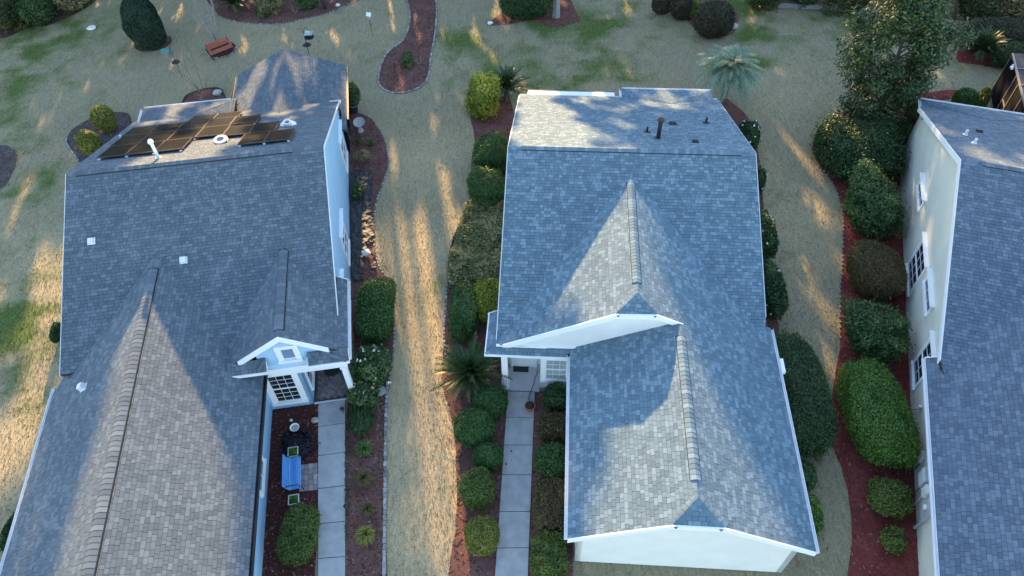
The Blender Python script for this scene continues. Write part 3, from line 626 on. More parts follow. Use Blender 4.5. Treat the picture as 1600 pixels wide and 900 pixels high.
# porch floor: herringbone pavers
st = tag(MB().box((-.80, -7.62, .03), (1.72, 1.80, .06)).build('porch_floor', M['mulch_grey'], h1.e))
mb = MB(); tone = []; r_ = random.Random(4); s45 = math.sqrt(.5); Lb, Wb = .20, .10
for i in range(-14, 15):
    for j in range(-14, 15):
        for k in (0, 1):
            bx, by = (i * Wb + j * Wb * 2 + (0 if k == 0 else 0), 0)
            # herringbone lattice: pairs of bricks along x and y
            X = i * Wb + j * 2 * Wb; Y = i * Wb - j * 2 * Wb + j * 0
            cx, cy, lx, ly = (X + Lb / 2, Y + Wb / 2, Lb, Wb) if k == 0 else (X + Lb + Wb / 2 - Lb, Y + Wb + Lb / 2 , Wb, Lb)
            rx, ry = (cx - cy) * s45 - .8, (cx + cy) * s45 * 1.0 - 7.62
            if not (-1.6 < rx < .0 and -8.42 < ry < -6.85): continue
            mb.box((rx, ry, .07), (lx - .012, ly - .012, .028 + r_.uniform(-.003, .003)), Matrix.Rotation(R(45), 3, 'Z')); tone += [r_.random()] * 6
me = mb.mesh('brick_pavers'); a_ = me.attributes.new('tone', 'FLOAT', 'FACE'); a_.data.foreach_set('value', tone); o = link('brick_pavers', me, M['brick_paver'], st); o['kind'] = 'stuff'
h1.trim('step_edge', (-1.66, -8.56, .085), (.06, -8.56, .085), .09, .05, 0, M['white_dirty'])
# front gable trim, returns and window
h1.trim('rake_board', on(ELp, -3.72, -8.64), on(ELp, -1.93, -8.64), .27, .05, 0.0); h1.trim('rake_board', on(ERp, -1.93, -8.64), on(ERp, -.30, -8.64), .27, .05, 0.0)
h1.trim('rake_board', on(MF, .02, -6.95), on(MF, .02, -.02), .15, .03); h1.trim('rake_board', on(MR, .02, .02), on(MR, .02, 7.86), .15, .03); h1.trim('rake_board', on(MF, -10.56, -7.81), on(MF, -10.56, 0), .15, .03); h1.trim('rake_board', on(MR, -10.56, 0), on(MR, -10.56, 7.86), .15, .03)
def return_roof(h, x0, x1, y0, y1, z0, z1, sides):   # little roof on the gable face: upper edge y0,z0 at wall, lower edge y1,z1
    n = max(2, int((x1 - x0) / .2)); m_ = 3; top = MB().prism([(x0, y1, z1), (x1, y1, z1), (x1, y0, z0), (x0, y0, z0)], (0, 0, -.1)).build('eave_return', M['felt'], h.e)
    rr = random.Random(int(abs(x0) * 50)); mb = MB(); tone = []; dy, dz = (y0 - y1) / m_, (z0 - z1) / m_
    for j in range(m_):
        x = x0 - rr.uniform(0, .12)
        while x < x1:
            wd = rr.choice(TABW); a, b = max(x + .006, x0), min(x + wd - .006, x1); x += wd
            if b - a < .03: continue
            ya, yb = y1 + dy * j + .01, y1 + dy * (j + 1); za, zb = z1 + dz * j + .022, z1 + dz * (j + 1) + .008
            mb.add([(a, ya, za), (b, ya, za), (b, yb, zb), (a, yb, zb), (a, ya, za - .025), (b, ya, za - .025)], [(0, 1, 2, 3), (0, 4, 5, 1)]); tone += [rr.random()] * 2
    me = mb.mesh('shingles'); a_ = me.attributes.new('tone', 'FLOAT', 'FACE'); a_.data.foreach_set('value', tone); o = link('shingles', me, M[h.sh], top); o['kind'] = 'stuff'
    h.trim('fascia', (x0, y1 - .02, z1), (x1, y1 - .02, z1), .14, .04, .012)
    for xx in sides: h.trim('fascia', (xx, y1, z1 - .01), (xx, y0, z0 - .01), .13, .035, .0)
    return top
return_roof(h1, -1.15, .38, -8.58, -8.98, 3.62, 3.33, (-1.15, .38)); return_roof(h1, -4.15, -2.72, -8.58, -8.98, 3.62, 3.33, (-2.72,))
h1.caps((-.55, -8.6, 3.68), (.30, -8.95, 3.42), .2, .15, .05); h1.caps((-1.10, -8.62, 3.66), (-.85, -8.93, 3.45), .22, .12, .05); h1.caps((-2.78, -8.62, 3.66), (-3.05, -8.93, 3.45), .22, .12, .05)
w = h1.window(-1.85, -8.50, 3.37, 0, .5, .64, 1, 1, 1, .19, M['gable_glass'], proud=.06, label='small gable window with wide white trim and one blue pane')
h1.window(-2.54, -8.55, .56, 0, .98, 1.84, 3, 3, 2, .22, head=0, label='tall white window of eighteen dark panes beside the porch')
h1.window(-1.69, -7.72, .55, 90, .62, 1.75, 1, 2, 2, .12)
h1.window(-.1, 6.0, .75, 90, 1.5, 1.75, 2, 2, 2, .12, head=.06); h1.window(-.1, -.62, .60, 90, 1.45, 1.75, 2, 2, 2, .12, head=.06); h1.window(-.1, -4.45, .60, 90, 1.45, 1.75, 2, 2, 2, .12, head=.06)
h1.window(-3.41, -12.0, .8, 90, 1.3, 1.45, 2, 2, 2, .12)
mb = MB(); mb.box((0, -.03, 1.02), (.92, .06, 2.04)); o = mb.build('door', M['door_dark'], h1.e); o.location = (-.85, -6.72, .06); MB().box((-.34, -.10, 1.0), (.05, .07, .12)).build('handle', M['grey_metal'], o)
# gutters and eave fascia
h1.gutter((-3.0, -19, 2.76), (-3.0, -8.65, 2.76), (1, 0), M['black']); h1.gutter((-10.96, -19, 2.76), (-10.96, -7.95, 2.76), (-1, 0)); h1.gutter((.36, -8.9, 3.40), (.36, -4.9, 3.40), (1, 0)); h1.trim('fascia', (0.0, -4.88, 3.66), (.42, -4.88, 3.42), .12, .03)
h1.gutter((-10.5, 9.72, 2.85), (-5.9, 9.72, 2.85), (0, 1)); h1.gutter((-10.52, 9.72, 2.85), (-10.52, 7.9, 2.85), (-1, 0)); h1.gutter((-.5, 7.86, 3.30), (.12, 7.86, 3.30), (0, 1))
h1.gutter((-5.95, 7.6, 2.44), (-5.95, 12.6, 2.44), (-1, 0), M['black']); h1.gutter((.25, 7.6, 2.39), (.25, 12.6, 2.39), (1, 0), M['tan_frame'])
h1.trim('rake_board', on(SL, -5.95, 12.62), on(SL, -2.9, 12.62), .14, .03, mat=M['bronze']); h1.trim('rake_board', on(SR, -2.9, 12.62), on(SR, .25, 12.62), .14, .03, mat=M['bronze'])
# sunroom: dark screen walls on bronze posts
for p, q in (((0.0, 7.62), (0.0, 12.3)), ((0.0, 12.3), (-5.7, 12.3)), ((-5.7, 12.3), (-5.7, 7.62))):
    h1.wallseg(p, q, M['screen'], .05, name='screen_wall')
for x, y in ((0.03, 8.6), (0.03, 10.4), (.03, 12.2), (-1.9, 12.33), (-3.8, 12.33), (-5.73, 12.2)): MB().box((x, y, 1.12), (.07, .07, 2.2)).build('screen_post', M['bronze'], h1.e)
h1.wallseg((-5.7, 7.6), (-10.3, 7.6), top=2.9)
h1.wallseg((-10.3, 9.3), (-10.3, 7.6), top=2.72); h1.wallseg((-5.75, 9.3), (-10.3, 9.3), top=2.72)
# solar panels
pn = Vector((0, .4228, 1)).normalized(); qv = Vector((0, 1, -.4228)).normalized(); Mq = Matrix((Vector((1, 0, 0)), qv, pn)).transposed()
sc = {}
def panel(x0, x1, y0, y1):
    k = (round(x1 - x0, 2), round(y1 - y0, 2)); c = on(MR, (x0 + x1) / 2, (y0 + y1) / 2) + pn * .13; wd, ln = x1 - x0 - .02, (y1 - y0) * math.sqrt(1 + .4228 ** 2) - .02
    if k not in sc:
        sc[k] = (MB().box((0, 0, 0), (wd - .03, ln - .03, .030)).mesh('solar_panel'), MB().box((-wd / 2 + .007, 0, .002), (.014, ln, .036)).box((wd / 2 - .007, 0, .002), (.014, ln, .036)).box((0, -ln / 2 + .007, .001), (wd - .03, .014, .036)).box((0, ln / 2 - .007, .001), (wd - .03, .014, .036)).mesh('panel_frame'))
        sc[k][0].materials.append(M['solar']); sc[k][1].materials.append(M['solar_frame'])
    o = link('solar_panel', sc[k][0], None, h1.e); o.matrix_local = Matrix.Translation(c) @ Mq.to_4x4(); link('panel_frame', sc[k][1], None, o)
rows = [(1.45, 3.05, -9.85, -6.2, 3), (1.1, 2.75, -3.80, -1.5, 2), (3.1, 4.7, -9.9, -4.85, 4), (2.8, 4.4, -4.83, -2.45, 2), (4.75, 6.2, -9.95, -3.65, 5), (6.25, 7.3, -7.3, -4.8, 2)]
for y0, y1, x0, x1, n in rows:
    for i in range(n): panel(x0 + (x1 - x0) * i / n, x0 + (x1 - x0) * (i + 1) / n, y0, y1)
    mb = MB(); mb.box((0, 0, 0), (x1 - x0 - .04, .05, .05)); o = mb.build('mounting_rail', M['grey_metal'], h1.e); o.matrix_local = Matrix.Translation(on(MR, (x0 + x1) / 2, y0 + .25) + pn * .07) @ Mq.to_4x4()
    for i in range(n + 1):
        xx = x0 + .1 + (x1 - x0 - .2) * i / n; o = MB().box((0, 0, 0), (.10, .07, .06)).build('rail_foot', M['white_dirty'], h1.e); o.matrix_local = Matrix.Translation(on(MR, xx, y0 - .02) + pn * .05) @ Mq.to_4x4()
box_vent(h1, on(MF, -9.47, -2.9), (0, -.42, 1), M['white_dirty']); box_vent(h1, on(MF, -5.87, -4.1), (0, -.42, 1), M['white_dirty'], (.27, .27, .17)); box_vent(h1, on(WLp, -9.25, -8.88), (-.57, 0, 1), M['white_dirty'], (.26, .26, .22))
pipe_vent(h1, on(MR, -7.07, .83), .07, .85, M['white'], True); pipe_vent(h1, on(MR, -2.06, 3.96), .20, .22, M['white'], False); pipe_vent(h1, on(MR, -10.06, 4.92), .05, .18, M['white'], False)
o = MB().lathe([(.36, 0), (.34, .05), (.26, .06), (.26, .13)], n=20, cap=True).build('attic_fan', M['black'], h1.e); o.location = on(MR, -4.77, 2.3); (MB().lathe([(.30, .12), (.32, .15), (.29, .18), (.17, .19)], n=20).build('fan_cover', M['white_dirty'], o), MB().lathe([(.17, .188), (.005, .19)], n=20).build('fan_panel', M['solar'], o))

# ---------------- middle house: pale walls, grey-blue shingles
h2 = House('house', .006, 25.2085, -4.734, 'middle house with blue grey shingles, a tall front gable and a black flue pipe', 'shingle_blue', M['pale_wall'])
F2 = (0, .3907, 5.95); R2 = (0, -.3907, 5.95); AL = (.5245, 0, 2.75); AR = (-.49, 0, 5.53 + .49 * 5.3); zB = 5.53 - .49 * 1.6; BL = ((zB - 2.75) / 3.97, 0, 2.75 - (zB - 2.75) / 3.97 * 2.93)
h2.face([(0, -8.42), (10.65, -8.42), (10.65, 0), (0, 0)], F2); h2.face([(0, 0), (10.65, 0), (10.65, 8.36), (0, 8.36)], R2)
JA = (5.3, -7.7, 5.53); ja0 = on(AL, 4.5, -8.4); ja1 = on(AR, 6.05, -8.4); JB = (6.9, -15.25, zB); jb0 = on(BL, 6.1, -16); jb1 = on(AR, 7.72, -16)
h2.face([(0, -8.4), (4.5, -8.4), (5.3, -7.7), (5.3, -.9), (0, -7.75)], AL)
h2.face([(5.3, -7.7), (6.05, -8.4), (6.9, -8.4), (6.9, -.9), (5.3, -.9)], AR); h2.face([(6.9, -7.0), (10.36, -7.0), (6.95, -.9), (6.9, -.9)], AR)
h2.face([(6.9, -15.25), (7.72, -16), (10.95, -16), (10.95, -7.0), (6.9, -7.0)], AR)
h2.face([(2.93, -16), (6.1, -16), (6.9, -15.25), (6.9, -8.34), (2.93, -8.34)], BL, True)
h2.face([ja0[:2], ja1[:2], JA[:2]], plane3(ja0, ja1, JA)); h2.face([jb0[:2], jb1[:2], JB[:2]], plane3(jb0, jb1, JB))
ap, c1_, c2_ = (8.05, 7.3, 3.12), (5.55, 9.05, 2.74), (10.4, 9.05, 2.74)
h2.face([ap[:2], c2_[:2], c1_[:2]], plane3(ap, c2_, c1_)); h2.face([ap[:2], c1_[:2], (5.55, 7.6)], plane3(ap, c1_, (5.55, 7.6, 2.74))); h2.face([ap[:2], (10.4, 7.6), c2_[:2]], plane3(ap, (10.4, 7.6, 2.74), c2_))
# low wrap-around pent at the front left corner
PF = plane3((0, -8.42, 2.76), (3.3, -8.42, 2.76), (0, -8.70, 2.57)); PL_ = plane3((.0, -8.42, 2.76), (0, -6.6, 2.76), (-.42, -8.42, 2.52))
h2.face([(-.42, -8.70), (3.3, -8.70), (3.3, -8.42), (0, -8.42)], PF); h2.face([(-.42, -8.70), (0, -8.42), (0, -6.6), (-.42, -6.6)], PL_)
h2.roof()
h2.caps((.1, 0, 5.95), (10.55, 0, 5.95), .30, .16, .07, vent=(.045, .95)); h2.caps((5.3, -.95, 5.53), (5.3, -7.68, 5.53), .32, .165, .10, vent=(.08, .93)); h2.caps((6.9, -8.3, zB), (6.9, -15.2, zB), .34, .185, .11, vent=(.10, .92))
h2.caps(JA, ja0, .30, .16, .06); h2.caps(JA, ja1, .30, .16, .06); h2.caps(JB, jb0, .34, .18, .06); h2.caps(JB, jb1, .34, .18, .06); h2.caps(ap, c1_, .24, .17, .04); h2.caps(ap, c2_, .24, .17, .04); h2.caps((-.02, -8.44, 2.77), (-.40, -8.68, 2.58), .16, .14, .03)
h2.wallseg((.25, -7.40), (1.75, -7.40), top=2.55); h2.wallseg((1.75, -7.4), (1.75, -8.54), top=2.5); h2.wallseg((1.75, -8.54), (3.28, -8.54), top=2.5); h2.wallseg((3.28, -8.54), (3.28, -15.75)); h2.wallseg((3.28, -15.75), (10.6, -15.75)); h2.wallseg((10.6, -15.75), (10.6, -7.2)); h2.wallseg((10.4, -7.2), (10.4, 8.0)); h2.wallseg((10.4, 8.0), (.25, 8.0)); h2.wallseg((.25, 8.0), (.25, -7.4)); h2.wallseg((.15, -8.37), (6.95, -8.37), z0=2.55, drop=.16, n=40)
h2.wallseg((5.7, 8.7), (5.7, 8.0), top=2.6); h2.wallseg((10.2, 8.7), (5.7, 8.7), top=2.6)
# white rake trim of the clipped front gable
h2.trim('rake_board', on(AL, .25, -8.43) , on(AL, 4.5, -8.43), .30, .05, 0.01); h2.trim('rake_board', (4.5, -8.43, ja0[2]), (6.05, -8.43, ja1[2]), .26, .05, 0.01); h2.trim('rake_board', on(AR, 6.05, -8.43), on(AR, 7.05, -8.43), .26, .05, 0.01)
MB().box((1.0, -8.40, 2.80), (2.0, .10, .05)).build('flashing', M['white'], h2.e); MB().box((2.28, -8.39, 2.83), (2.0, .08, .07)).build('flashing', M['white'], h2.e)
h2.trim('rake_board', jb0 + Vector((0, -.03, 0)), jb1 + Vector((0, -.03, 0)), .26, .05, .01); h2.trim('rake_board', on(BL, 2.93, -16.03), on(BL, 6.1, -16.03), .26, .05, .01); h2.trim('rake_board', on(AR, 7.72, -16.03), on(AR, 10.95, -16.03), .26, .05, .01)
h2.trim('rake_board', on(F2, -.02, -8.42), on(F2, -.02, 0), .16, .03); h2.trim('rake_board', on(R2, -.02, 0), on(R2, -.02, 8.36), .16, .03); h2.trim('rake_board', on(F2, 10.67, -6.8), on(F2, 10.67, 0), .16, .03, mat=M['white_dirty']); h2.trim('rake_board', on(R2, 10.67, 0), on(R2, 10.67, 8.36), .16, .03)
h2.trim('fascia', (-.44, -8.72, 2.57), (3.3, -8.72, 2.57), .10, .05, .01); h2.trim('fascia', (-.44, -8.72, 2.53), (-.44, -6.6, 2.53), .10, .05, .01); h2.trim('fascia', (-.5, -6.58, 2.52), (.02, -6.58, 2.79), .12, .03)
h2.gutter((2.93, -16, 2.74), (2.93, -8.7, 2.74), (-1, 0)); MB().box((3.08, -8.79, 2.56), (.40, .12, .10)).build('gutter', M['white'], h2.e); h2.gutter((10.95, -16, 2.74), (10.95, -7.0, 2.74), (1, 0)); MB().box((11.12, -8.75, 2.66), (.16, .62, .16)).build('downspout', M['white'], h2.e)
h2.gutter((0, 8.37, 2.66), (10.65, 8.37, 2.66), (0, 1)); h2.gutter((5.53, 9.06, 2.74), (5.53, 8.3, 2.74), (-1, 0)); h2.gutter((5.55, 9.07, 2.74), (10.4, 9.07, 2.74), (0, 1))
MB().box((2.8, 8.80, 2.45), (4.75, .55, .06)).build('patio_cover', M['white'], h2.e); MB().box((2.8, 9.11, 2.44), (4.78, .06, .10)).build('fascia', M['bronze'], h2.e)
for x in (.6, 2.8, 5.0): MB().box((x, 9.0, 1.2), (.09, .09, 2.4)).build('patio_post', M['white'], h2.e)
mb = MB().box((.32, -8.5, 1.25), (.26, .26, 2.5)).box((.32, -8.5, .14), (.36, .36, .28)); mb.build('porch_column', M['white'], h2.e, bevel=.012)
MB().box((1.02, -7.97, .03), (1.46, 1.55, .06)).build('porch_floor', M['porch_concrete'], h2.e)
h2.window(2.42, -8.54, .80, 0, .86, 1.36, 3, 2, 2, .20, M['glass_blind'], label='white front window with pale blinds beside the porch')
mb = MB().box((-.50, -.02, 1.05), (.10, .10, 2.1)).box((.50, -.02, 1.05), (.10, .10, 2.1)).box((0, -.02, 2.12), (1.1, .10, .1)).box((0, -.05, .03), (1.1, .14, .05)); o = mb.build('door', M['white'], h2.e); o.location = (1.05, -7.42, .06)
MB().box((0, -.02, 1.5), (.72, .03, 1.0)).build('door_glass', M['door_dark'], o); MB().box((0, -.015, .52), (.88, .04, .92)).build('door_panel', M['white'], o); MB().box((.36, -.07, 1.0), (.05, .08, .1)).build('handle', M['grey_metal'], o)
h2.window(10.4, -3, .8, 90, 1.1, 1.5, 2, 2, 2, .12); h2.window(10.4, 3, .8, 90, 1.1, 1.5, 2, 2, 2, .12); h2.window(.25, -2, .8, -90, 1.1, 1.5, 2, 2, 2, .12); h2.window(.25, 4, .8, -90, 1.1, 1.5, 2, 2, 2, .12)
o = pipe_vent(h2, on(R2, 6.68, 1.6), .095, 1.0, M['black'], True, 'flue_pipe'); pipe_vent(h2, on(R2, 6.28, 2.51), .05, .26, M['black'], False); pipe_vent(h2, on(R2, 9.27, 4.12), .055, .30, M['black'], False)
for x, y in ((6.28, 2.51), (9.27, 4.12)): MB().box((0, 0, .02), (.32, .28, .02), Matrix.Rotation(-.37, 3, 'X')).build('vent_flashing', M['black'], h2.e).location = on(R2, x, y)
box_vent(h2, on(R2, 7.63, 3.78), (0, .39, 1), M['black'], (.36, .30, .12)); box_vent(h2, on(R2, 8.28, 1.22), (0, .39, 1), M['black'], (.26, .26, .12))

# ---------------- right house: cream walls
h3 = House('house', 18.529, 22.797, -18.21, 'cream house at the right edge with white trimmed windows in its side wall', 'shingle_dusk', M['cream_wall'])
F3 = (0, .388, 6.615); R3 = (0, -.388, 6.615); WL3 = (.55, 0, 3.0 + .55 * .33); WR3 = (-.55, 0, 3.0 + .55 * 8.73)
h3.face([(0, -8.1), (.25, -8.9), (10, -8.9), (10, 0), (0, 0)], F3); h3.face([(0, 0), (10, 0), (10, 8.2), (0, 8.2)], R3)
h3.face([(-.33, -19), (4.2, -19), (4.2, -7.75), (-.33, -7.75)], WL3); h3.face([(.40, -7.75), (4.2, -7.75), (4.2, -2.0), (.40, -2.0)], WL3); h3.face([(4.2, -19), (8.73, -19), (8.73, -2), (4.2, -2)], WR3)
ap, c1_, c2_ = (3.11, 7.5, 3.72), (.2, 9.2, 3.22), (7.0, 9.2, 3.22)
h3.face([ap[:2], c2_[:2], c1_[:2]], plane3(ap, c2_, c1_)); h3.face([ap[:2], c1_[:2], (.2, 7.6)], plane3(ap, c1_, (.2, 7.6, 3.22))); h3.face([ap[:2], (7.0, 7.6), c2_[:2]], plane3(ap, (7.0, 7.6, 3.22), c2_))
h3.roof()
h3.caps((.1, 0, 6.615), (9.9, 0, 6.615), .30, .16, .07, vent=(.07, .95)); h3.caps((4.2, -2.9, 5.49), (4.2, -19, 5.49), .32, .18, .10, vent=(.05, 1)); h3.caps(ap, c1_, .24, .17, .04); h3.caps(ap, c2_, .24, .17, .04)
h3.wallseg((.25, 7.9), (.25, -7.9)); h3.wallseg((.255, -7.9), (.255, -18.7)); h3.wallseg((10, 7.9), (.25, 7.9)); h3.wallseg((.25, -18.7), (8.2, -18.7)); h3.wallseg((8.2, -18.7), (8.2, -7.9)); h3.wallseg((8.2, -7.9), (9.8, -7.9)); h3.wallseg((9.8, -7.9), (9.8, 7.9)); h3.wallseg((6.8, 8.9), (.4, 8.9), top=3.05); h3.wallseg((.4, 8.9), (.4, 7.9), top=3.05)
h3.trim('rake_board', on(F3, -.02, -8.07), on(F3, -.02, 0), .26, .04); h3.trim('rake_board', on(R3, -.02, 0), on(R3, -.02, 8.2), .26, .04)
h3.gutter((-.33, -19, 2.99), (-.33, -7.70, 2.99), (-1, 0)); h3.trim('fascia', (-.36, -7.72, 2.99), (.27, -7.72, 3.33), .15, .04, .02); h3.gutter((.2, 9.22, 3.22), (7.0, 9.22, 3.22), (0, 1)); h3.gutter((.18, 9.22, 3.22), (.18, 8.2, 3.22), (-1, 0))
h3.window(.25, -1.2, .50, -90, 1.72, 1.72, 3, 2, 2, .14, head=.06); h3.window(.25, 2.75, 2.08, -90, 1.6, .42, 3, 1, 1, .12, head=.09); h3.window(.25, -3.7, 2.08, -90, 1.75, .42, 3, 1, 1, .12, head=.09); h3.window(.25, -6.72, .55, -90, 1.2, 1.72, 2, 2, 2, .14, head=.06)
pipe_vent(h3, on(R3, 1.09, 3.94), .06, .28, M['white'], False); box_vent(h3, on(R3, 1.94, 4.92), (0, .39, 1), M['black'], (.28, .24, .12)); pipe_vent(h3, on(R3, 1.17, 2.76), .06, .25, M['white'], False)
for y, z, sz, nm in ((-10.8, .92, (.10, .40, .42), 'junction_box'), (-11.75, 1.05, (.16, .62, .62), 'utility_cabinet'), (-12.35, 1.15, (.15, .36, .44), 'utility_box'), (-13.15, 1.20, (.18, .52, .66), 'meter_box')):
    o = MB().box((0, 0, 0), sz).build(nm, M['grey_metal'] if nm != 'utility_box' else M['white_dirty'], h3.e, bevel=.015); o.location = (.25 - sz[0] / 2, y, z)
    if nm == 'meter_box': m_ = MB().lathe([(.10, 0), (.10, .06), (.07, .09), (.005, .095)], n=12).build('meter', M['white_dirty'], o); m_.location = (-sz[0] / 2, .06, .12); m_.rotation_euler = (0, R(-90), 0)
    else: MB().box((-sz[0] / 2 - .008, 0, 0), (.016, sz[1] * .86, sz[2] * .86)).build('lid', M['white_dirty'], o)
for y, z, r_ in ((-12.38, .95, .04), (-13.3, .9, .055), (-11.0, .7, .018), (-11.95, .75, .018)): MB().tube([(.18, y, -.02), (.18, y, z)], r_, 8).build('conduit', M['grey_metal'] if r_ > .03 else M['black'], h3.e)
MB().tube([(.2 - .02, -12.08 + .12 * math.cos(a), .86 + .12 * math.sin(a)) for a in [i * .35 for i in range(19)]], .014, 5).build('cable_loop', M['black'], h3.e)
MB().tube([(.2, -8.6, .95), (.16, -8.55, .7), (.18, -8.3, .3), (.16, -8.2, 0)], .014, 5).build('cable', M['black'], h3.e); MB().box((.18, -8.62, 1.0), (.12, .12, .2)).build('faucet_cover', M['white_dirty'], h3.e)

# ------------------------------------------------------------------ plants
SEED = [100]
def sphere_dirs(rg, n):
    v = rg.normal(size=(n, 3)); return v / np.linalg.norm(v, axis=1)[:, None]
def leaves(name, P, N, L, W, mat, parent, rg, tone=None, jitter=.8):
    L *= 1.25; W *= 1.25
    n = len(P); Nn = N + rg.normal(0, jitter, (n, 3)); Nn /= np.linalg.norm(Nn, axis=1)[:, None] + 1e-9
    A = np.cross(Nn, rg.normal(size=(n, 3))); A /= np.linalg.norm(A, axis=1)[:, None] + 1e-9; B = np.cross(Nn, A)
    l = L * rg.uniform(.65, 1.25, (n, 1)); w = W * rg.uniform(.7, 1.2, (n, 1)); q = rg.uniform(.0, .25, (n, 1)) * l
    V = np.stack([P - A * l * .5, P - B * w * .5 + A * l * .08 + Nn * q * .5, P + A * l * .5 - Nn * q * .3, P + B * w * .5 + A * l * .08 + Nn * q * .5], 1).reshape(-1, 3)
    t = rg.beta(2.2, 2.6, n) if tone is None else np.clip(tone + rg.normal(0, .24, n), 0, 1)
    return link(name, np_mesh(name, V, np.arange(4 * n).reshape(-1, 4), tone=t), mat, parent)
def blob(rg, n, r, p, amp, lobes, k=9):
    Rr = np.array(r); d = sphere_dirs(rg, n * 4); rad = (np.abs(d) ** p).sum(1) ** (-1 / p); S_ = d * rad[:, None]
    Ns = np.sign(S_) * np.abs(S_) ** (p - 1); Ns /= np.linalg.norm(Ns, axis=1)[:, None] + 1e-9
    wt = rad ** 2 / np.maximum((Ns * d).sum(1), .2) * np.linalg.norm(Ns / Rr, axis=1); keep = rg.random(n * 4) < wt / np.quantile(wt, .985)
    ix = np.flatnonzero(keep)[:n]; d, S_, Ns = d[ix], S_[ix], Ns[ix]; n = len(ix)
    b = sphere_dirs(rg, lobes); a = rg.uniform(-.7, 1, lobes) * amp; bump_ = (np.exp(-k * (1 - d @ b.T)) * a).sum(1)
    L2 = int(lobes * 6); b2 = sphere_dirs(rg, L2); a2 = rg.uniform(-.8, 1, L2) * (amp * .55 + .012); bump2 = (np.exp(-k * 9 * (1 - d @ b2.T)) * a2).sum(1)
    stray = np.where(rg.random(n) < .11, rg.random(n) * (amp * .65 + .02), 0)
    S_ = S_ * (1 + bump_ + bump2 + stray)[:, None]; Nr = Ns / Rr; Nr /= np.linalg.norm(Nr, axis=1)[:, None] + 1e-9
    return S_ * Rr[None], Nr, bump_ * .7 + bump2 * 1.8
def shrub(name, label, bb, h, mat, leaf=(.075, .045), p=2.2, amp=.10, cover=2.3, group=None, cat='shrub', flowers=None, core=.80, depth=.09, z0=0.0, lobes=14, jitter=.8, fl_n=0, top_only=False):
    amp = amp * 1.35 + .01
    SEED[0] += 1; rg = np.random.default_rng(SEED[0]); cx, cy = (bb[0] + bb[2]) / 2, (bb[1] + bb[3]) / 2
    c = at(cx, cy, z0 + h / 2); s_ = mpp(c); e = elev(c); kf = .97; W2 = (bb[2] - bb[0]) / 2 * s_ * kf; Hh = (bb[3] - bb[1]) / 2 * s_ * kf; d0 = c - Vector((0, 0, CAM_H)); d1 = d0 + Vector((0, 0, 1)); sh = abs(d1.dot(_r) / d1.dot(_f) - d0.dot(_r) / d0.dot(_f)) * CAM_F * s_ * h / 2
    rx = max(.55 * W2, math.sqrt(max(W2 * W2 - sh * sh, 0)) if p < 2.8 else W2 - .62 * sh)
    ry = math.sqrt(max(Hh ** 2 - (h / 2 * math.cos(e)) ** 2, (.45 * rx * math.sin(e)) ** 2)) / math.sin(e) if p < 2.8 else max(.5 * rx, (Hh - .62 * h / 2 * math.cos(e)) / math.sin(e)); rx /= 1 + .45 * amp; ry /= 1 + .45 * amp; rz = h / 2
    o = empty(name, (c.x, c.y, z0), 0, label, cat, group)
    area = 4 * math.pi * (((rx * ry) ** 1.6 + (rx * rz) ** 1.6 + (ry * rz) ** 1.6) / 3) ** (1 / 1.6) * (1 + .12 * (p - 2)); n = int(min(34000, 1.15 * cover * area / (leaf[0] * leaf[1] * .62)))
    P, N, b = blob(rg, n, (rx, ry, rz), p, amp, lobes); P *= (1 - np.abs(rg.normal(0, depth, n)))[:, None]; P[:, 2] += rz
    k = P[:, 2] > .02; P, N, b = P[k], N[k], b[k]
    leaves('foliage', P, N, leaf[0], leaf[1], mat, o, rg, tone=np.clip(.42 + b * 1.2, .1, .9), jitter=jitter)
    mb = MB(); prof = []; nn = 14
    for j in range(9):
        a = -math.pi / 2 + math.pi * j / 8; prof.append((max(.01, math.cos(a)) ** (2 / p), (abs(math.sin(a)) ** (2 / p)) * (1 if a > 0 else -1)))
    mb.add([(rx * core * r_ * math.cos(2 * math.pi * i / nn), ry * core * r_ * math.sin(2 * math.pi * i / nn), max(.0, rz + rz * core * z)) for r_, z in prof for i in range(nn)],
           [(j * nn + i, j * nn + (i + 1) % nn, (j + 1) * nn + (i + 1) % nn, (j + 1) * nn + i) for j in range(8) for i in range(nn)])
    mb.build('branches', M['twig'], o)
    if flowers:
        P, N, b = blob(rg, fl_n, (rx * 1.02, ry * 1.02, rz * 1.02), p, amp, lobes); P[:, 2] += rz; k = P[:, 2] > rz * .7; P, N = P[k], N[k]
        Q = np.repeat(P, 5, 0) + rg.normal(0, .022, (len(P) * 5, 3)); f = leaves('blossoms', Q, np.repeat(N, 5, 0), .075, .06, flowers, o, rg); f['kind'] = 'stuff'
    return o
BOX = (.055, .036)
# beside the middle house
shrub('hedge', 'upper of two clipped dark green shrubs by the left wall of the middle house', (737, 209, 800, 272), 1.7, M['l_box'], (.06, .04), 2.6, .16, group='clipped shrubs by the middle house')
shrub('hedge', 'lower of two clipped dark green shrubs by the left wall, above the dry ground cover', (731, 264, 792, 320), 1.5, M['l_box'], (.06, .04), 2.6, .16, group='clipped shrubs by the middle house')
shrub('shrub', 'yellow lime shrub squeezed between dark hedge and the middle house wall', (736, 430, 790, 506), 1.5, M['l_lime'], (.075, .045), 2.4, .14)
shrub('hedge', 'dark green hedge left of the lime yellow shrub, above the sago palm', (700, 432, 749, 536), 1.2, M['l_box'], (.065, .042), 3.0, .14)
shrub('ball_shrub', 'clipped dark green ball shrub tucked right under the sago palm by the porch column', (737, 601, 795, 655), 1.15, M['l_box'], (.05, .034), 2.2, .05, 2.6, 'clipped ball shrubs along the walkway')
shrub('ball_shrub', 'largest clipped green ball shrub, lower left of the sago palm', (707, 637, 775, 699), 1.3, M['l_box'], (.05, .034), 2.2, .05, 2.6, 'clipped ball shrubs along the walkway')
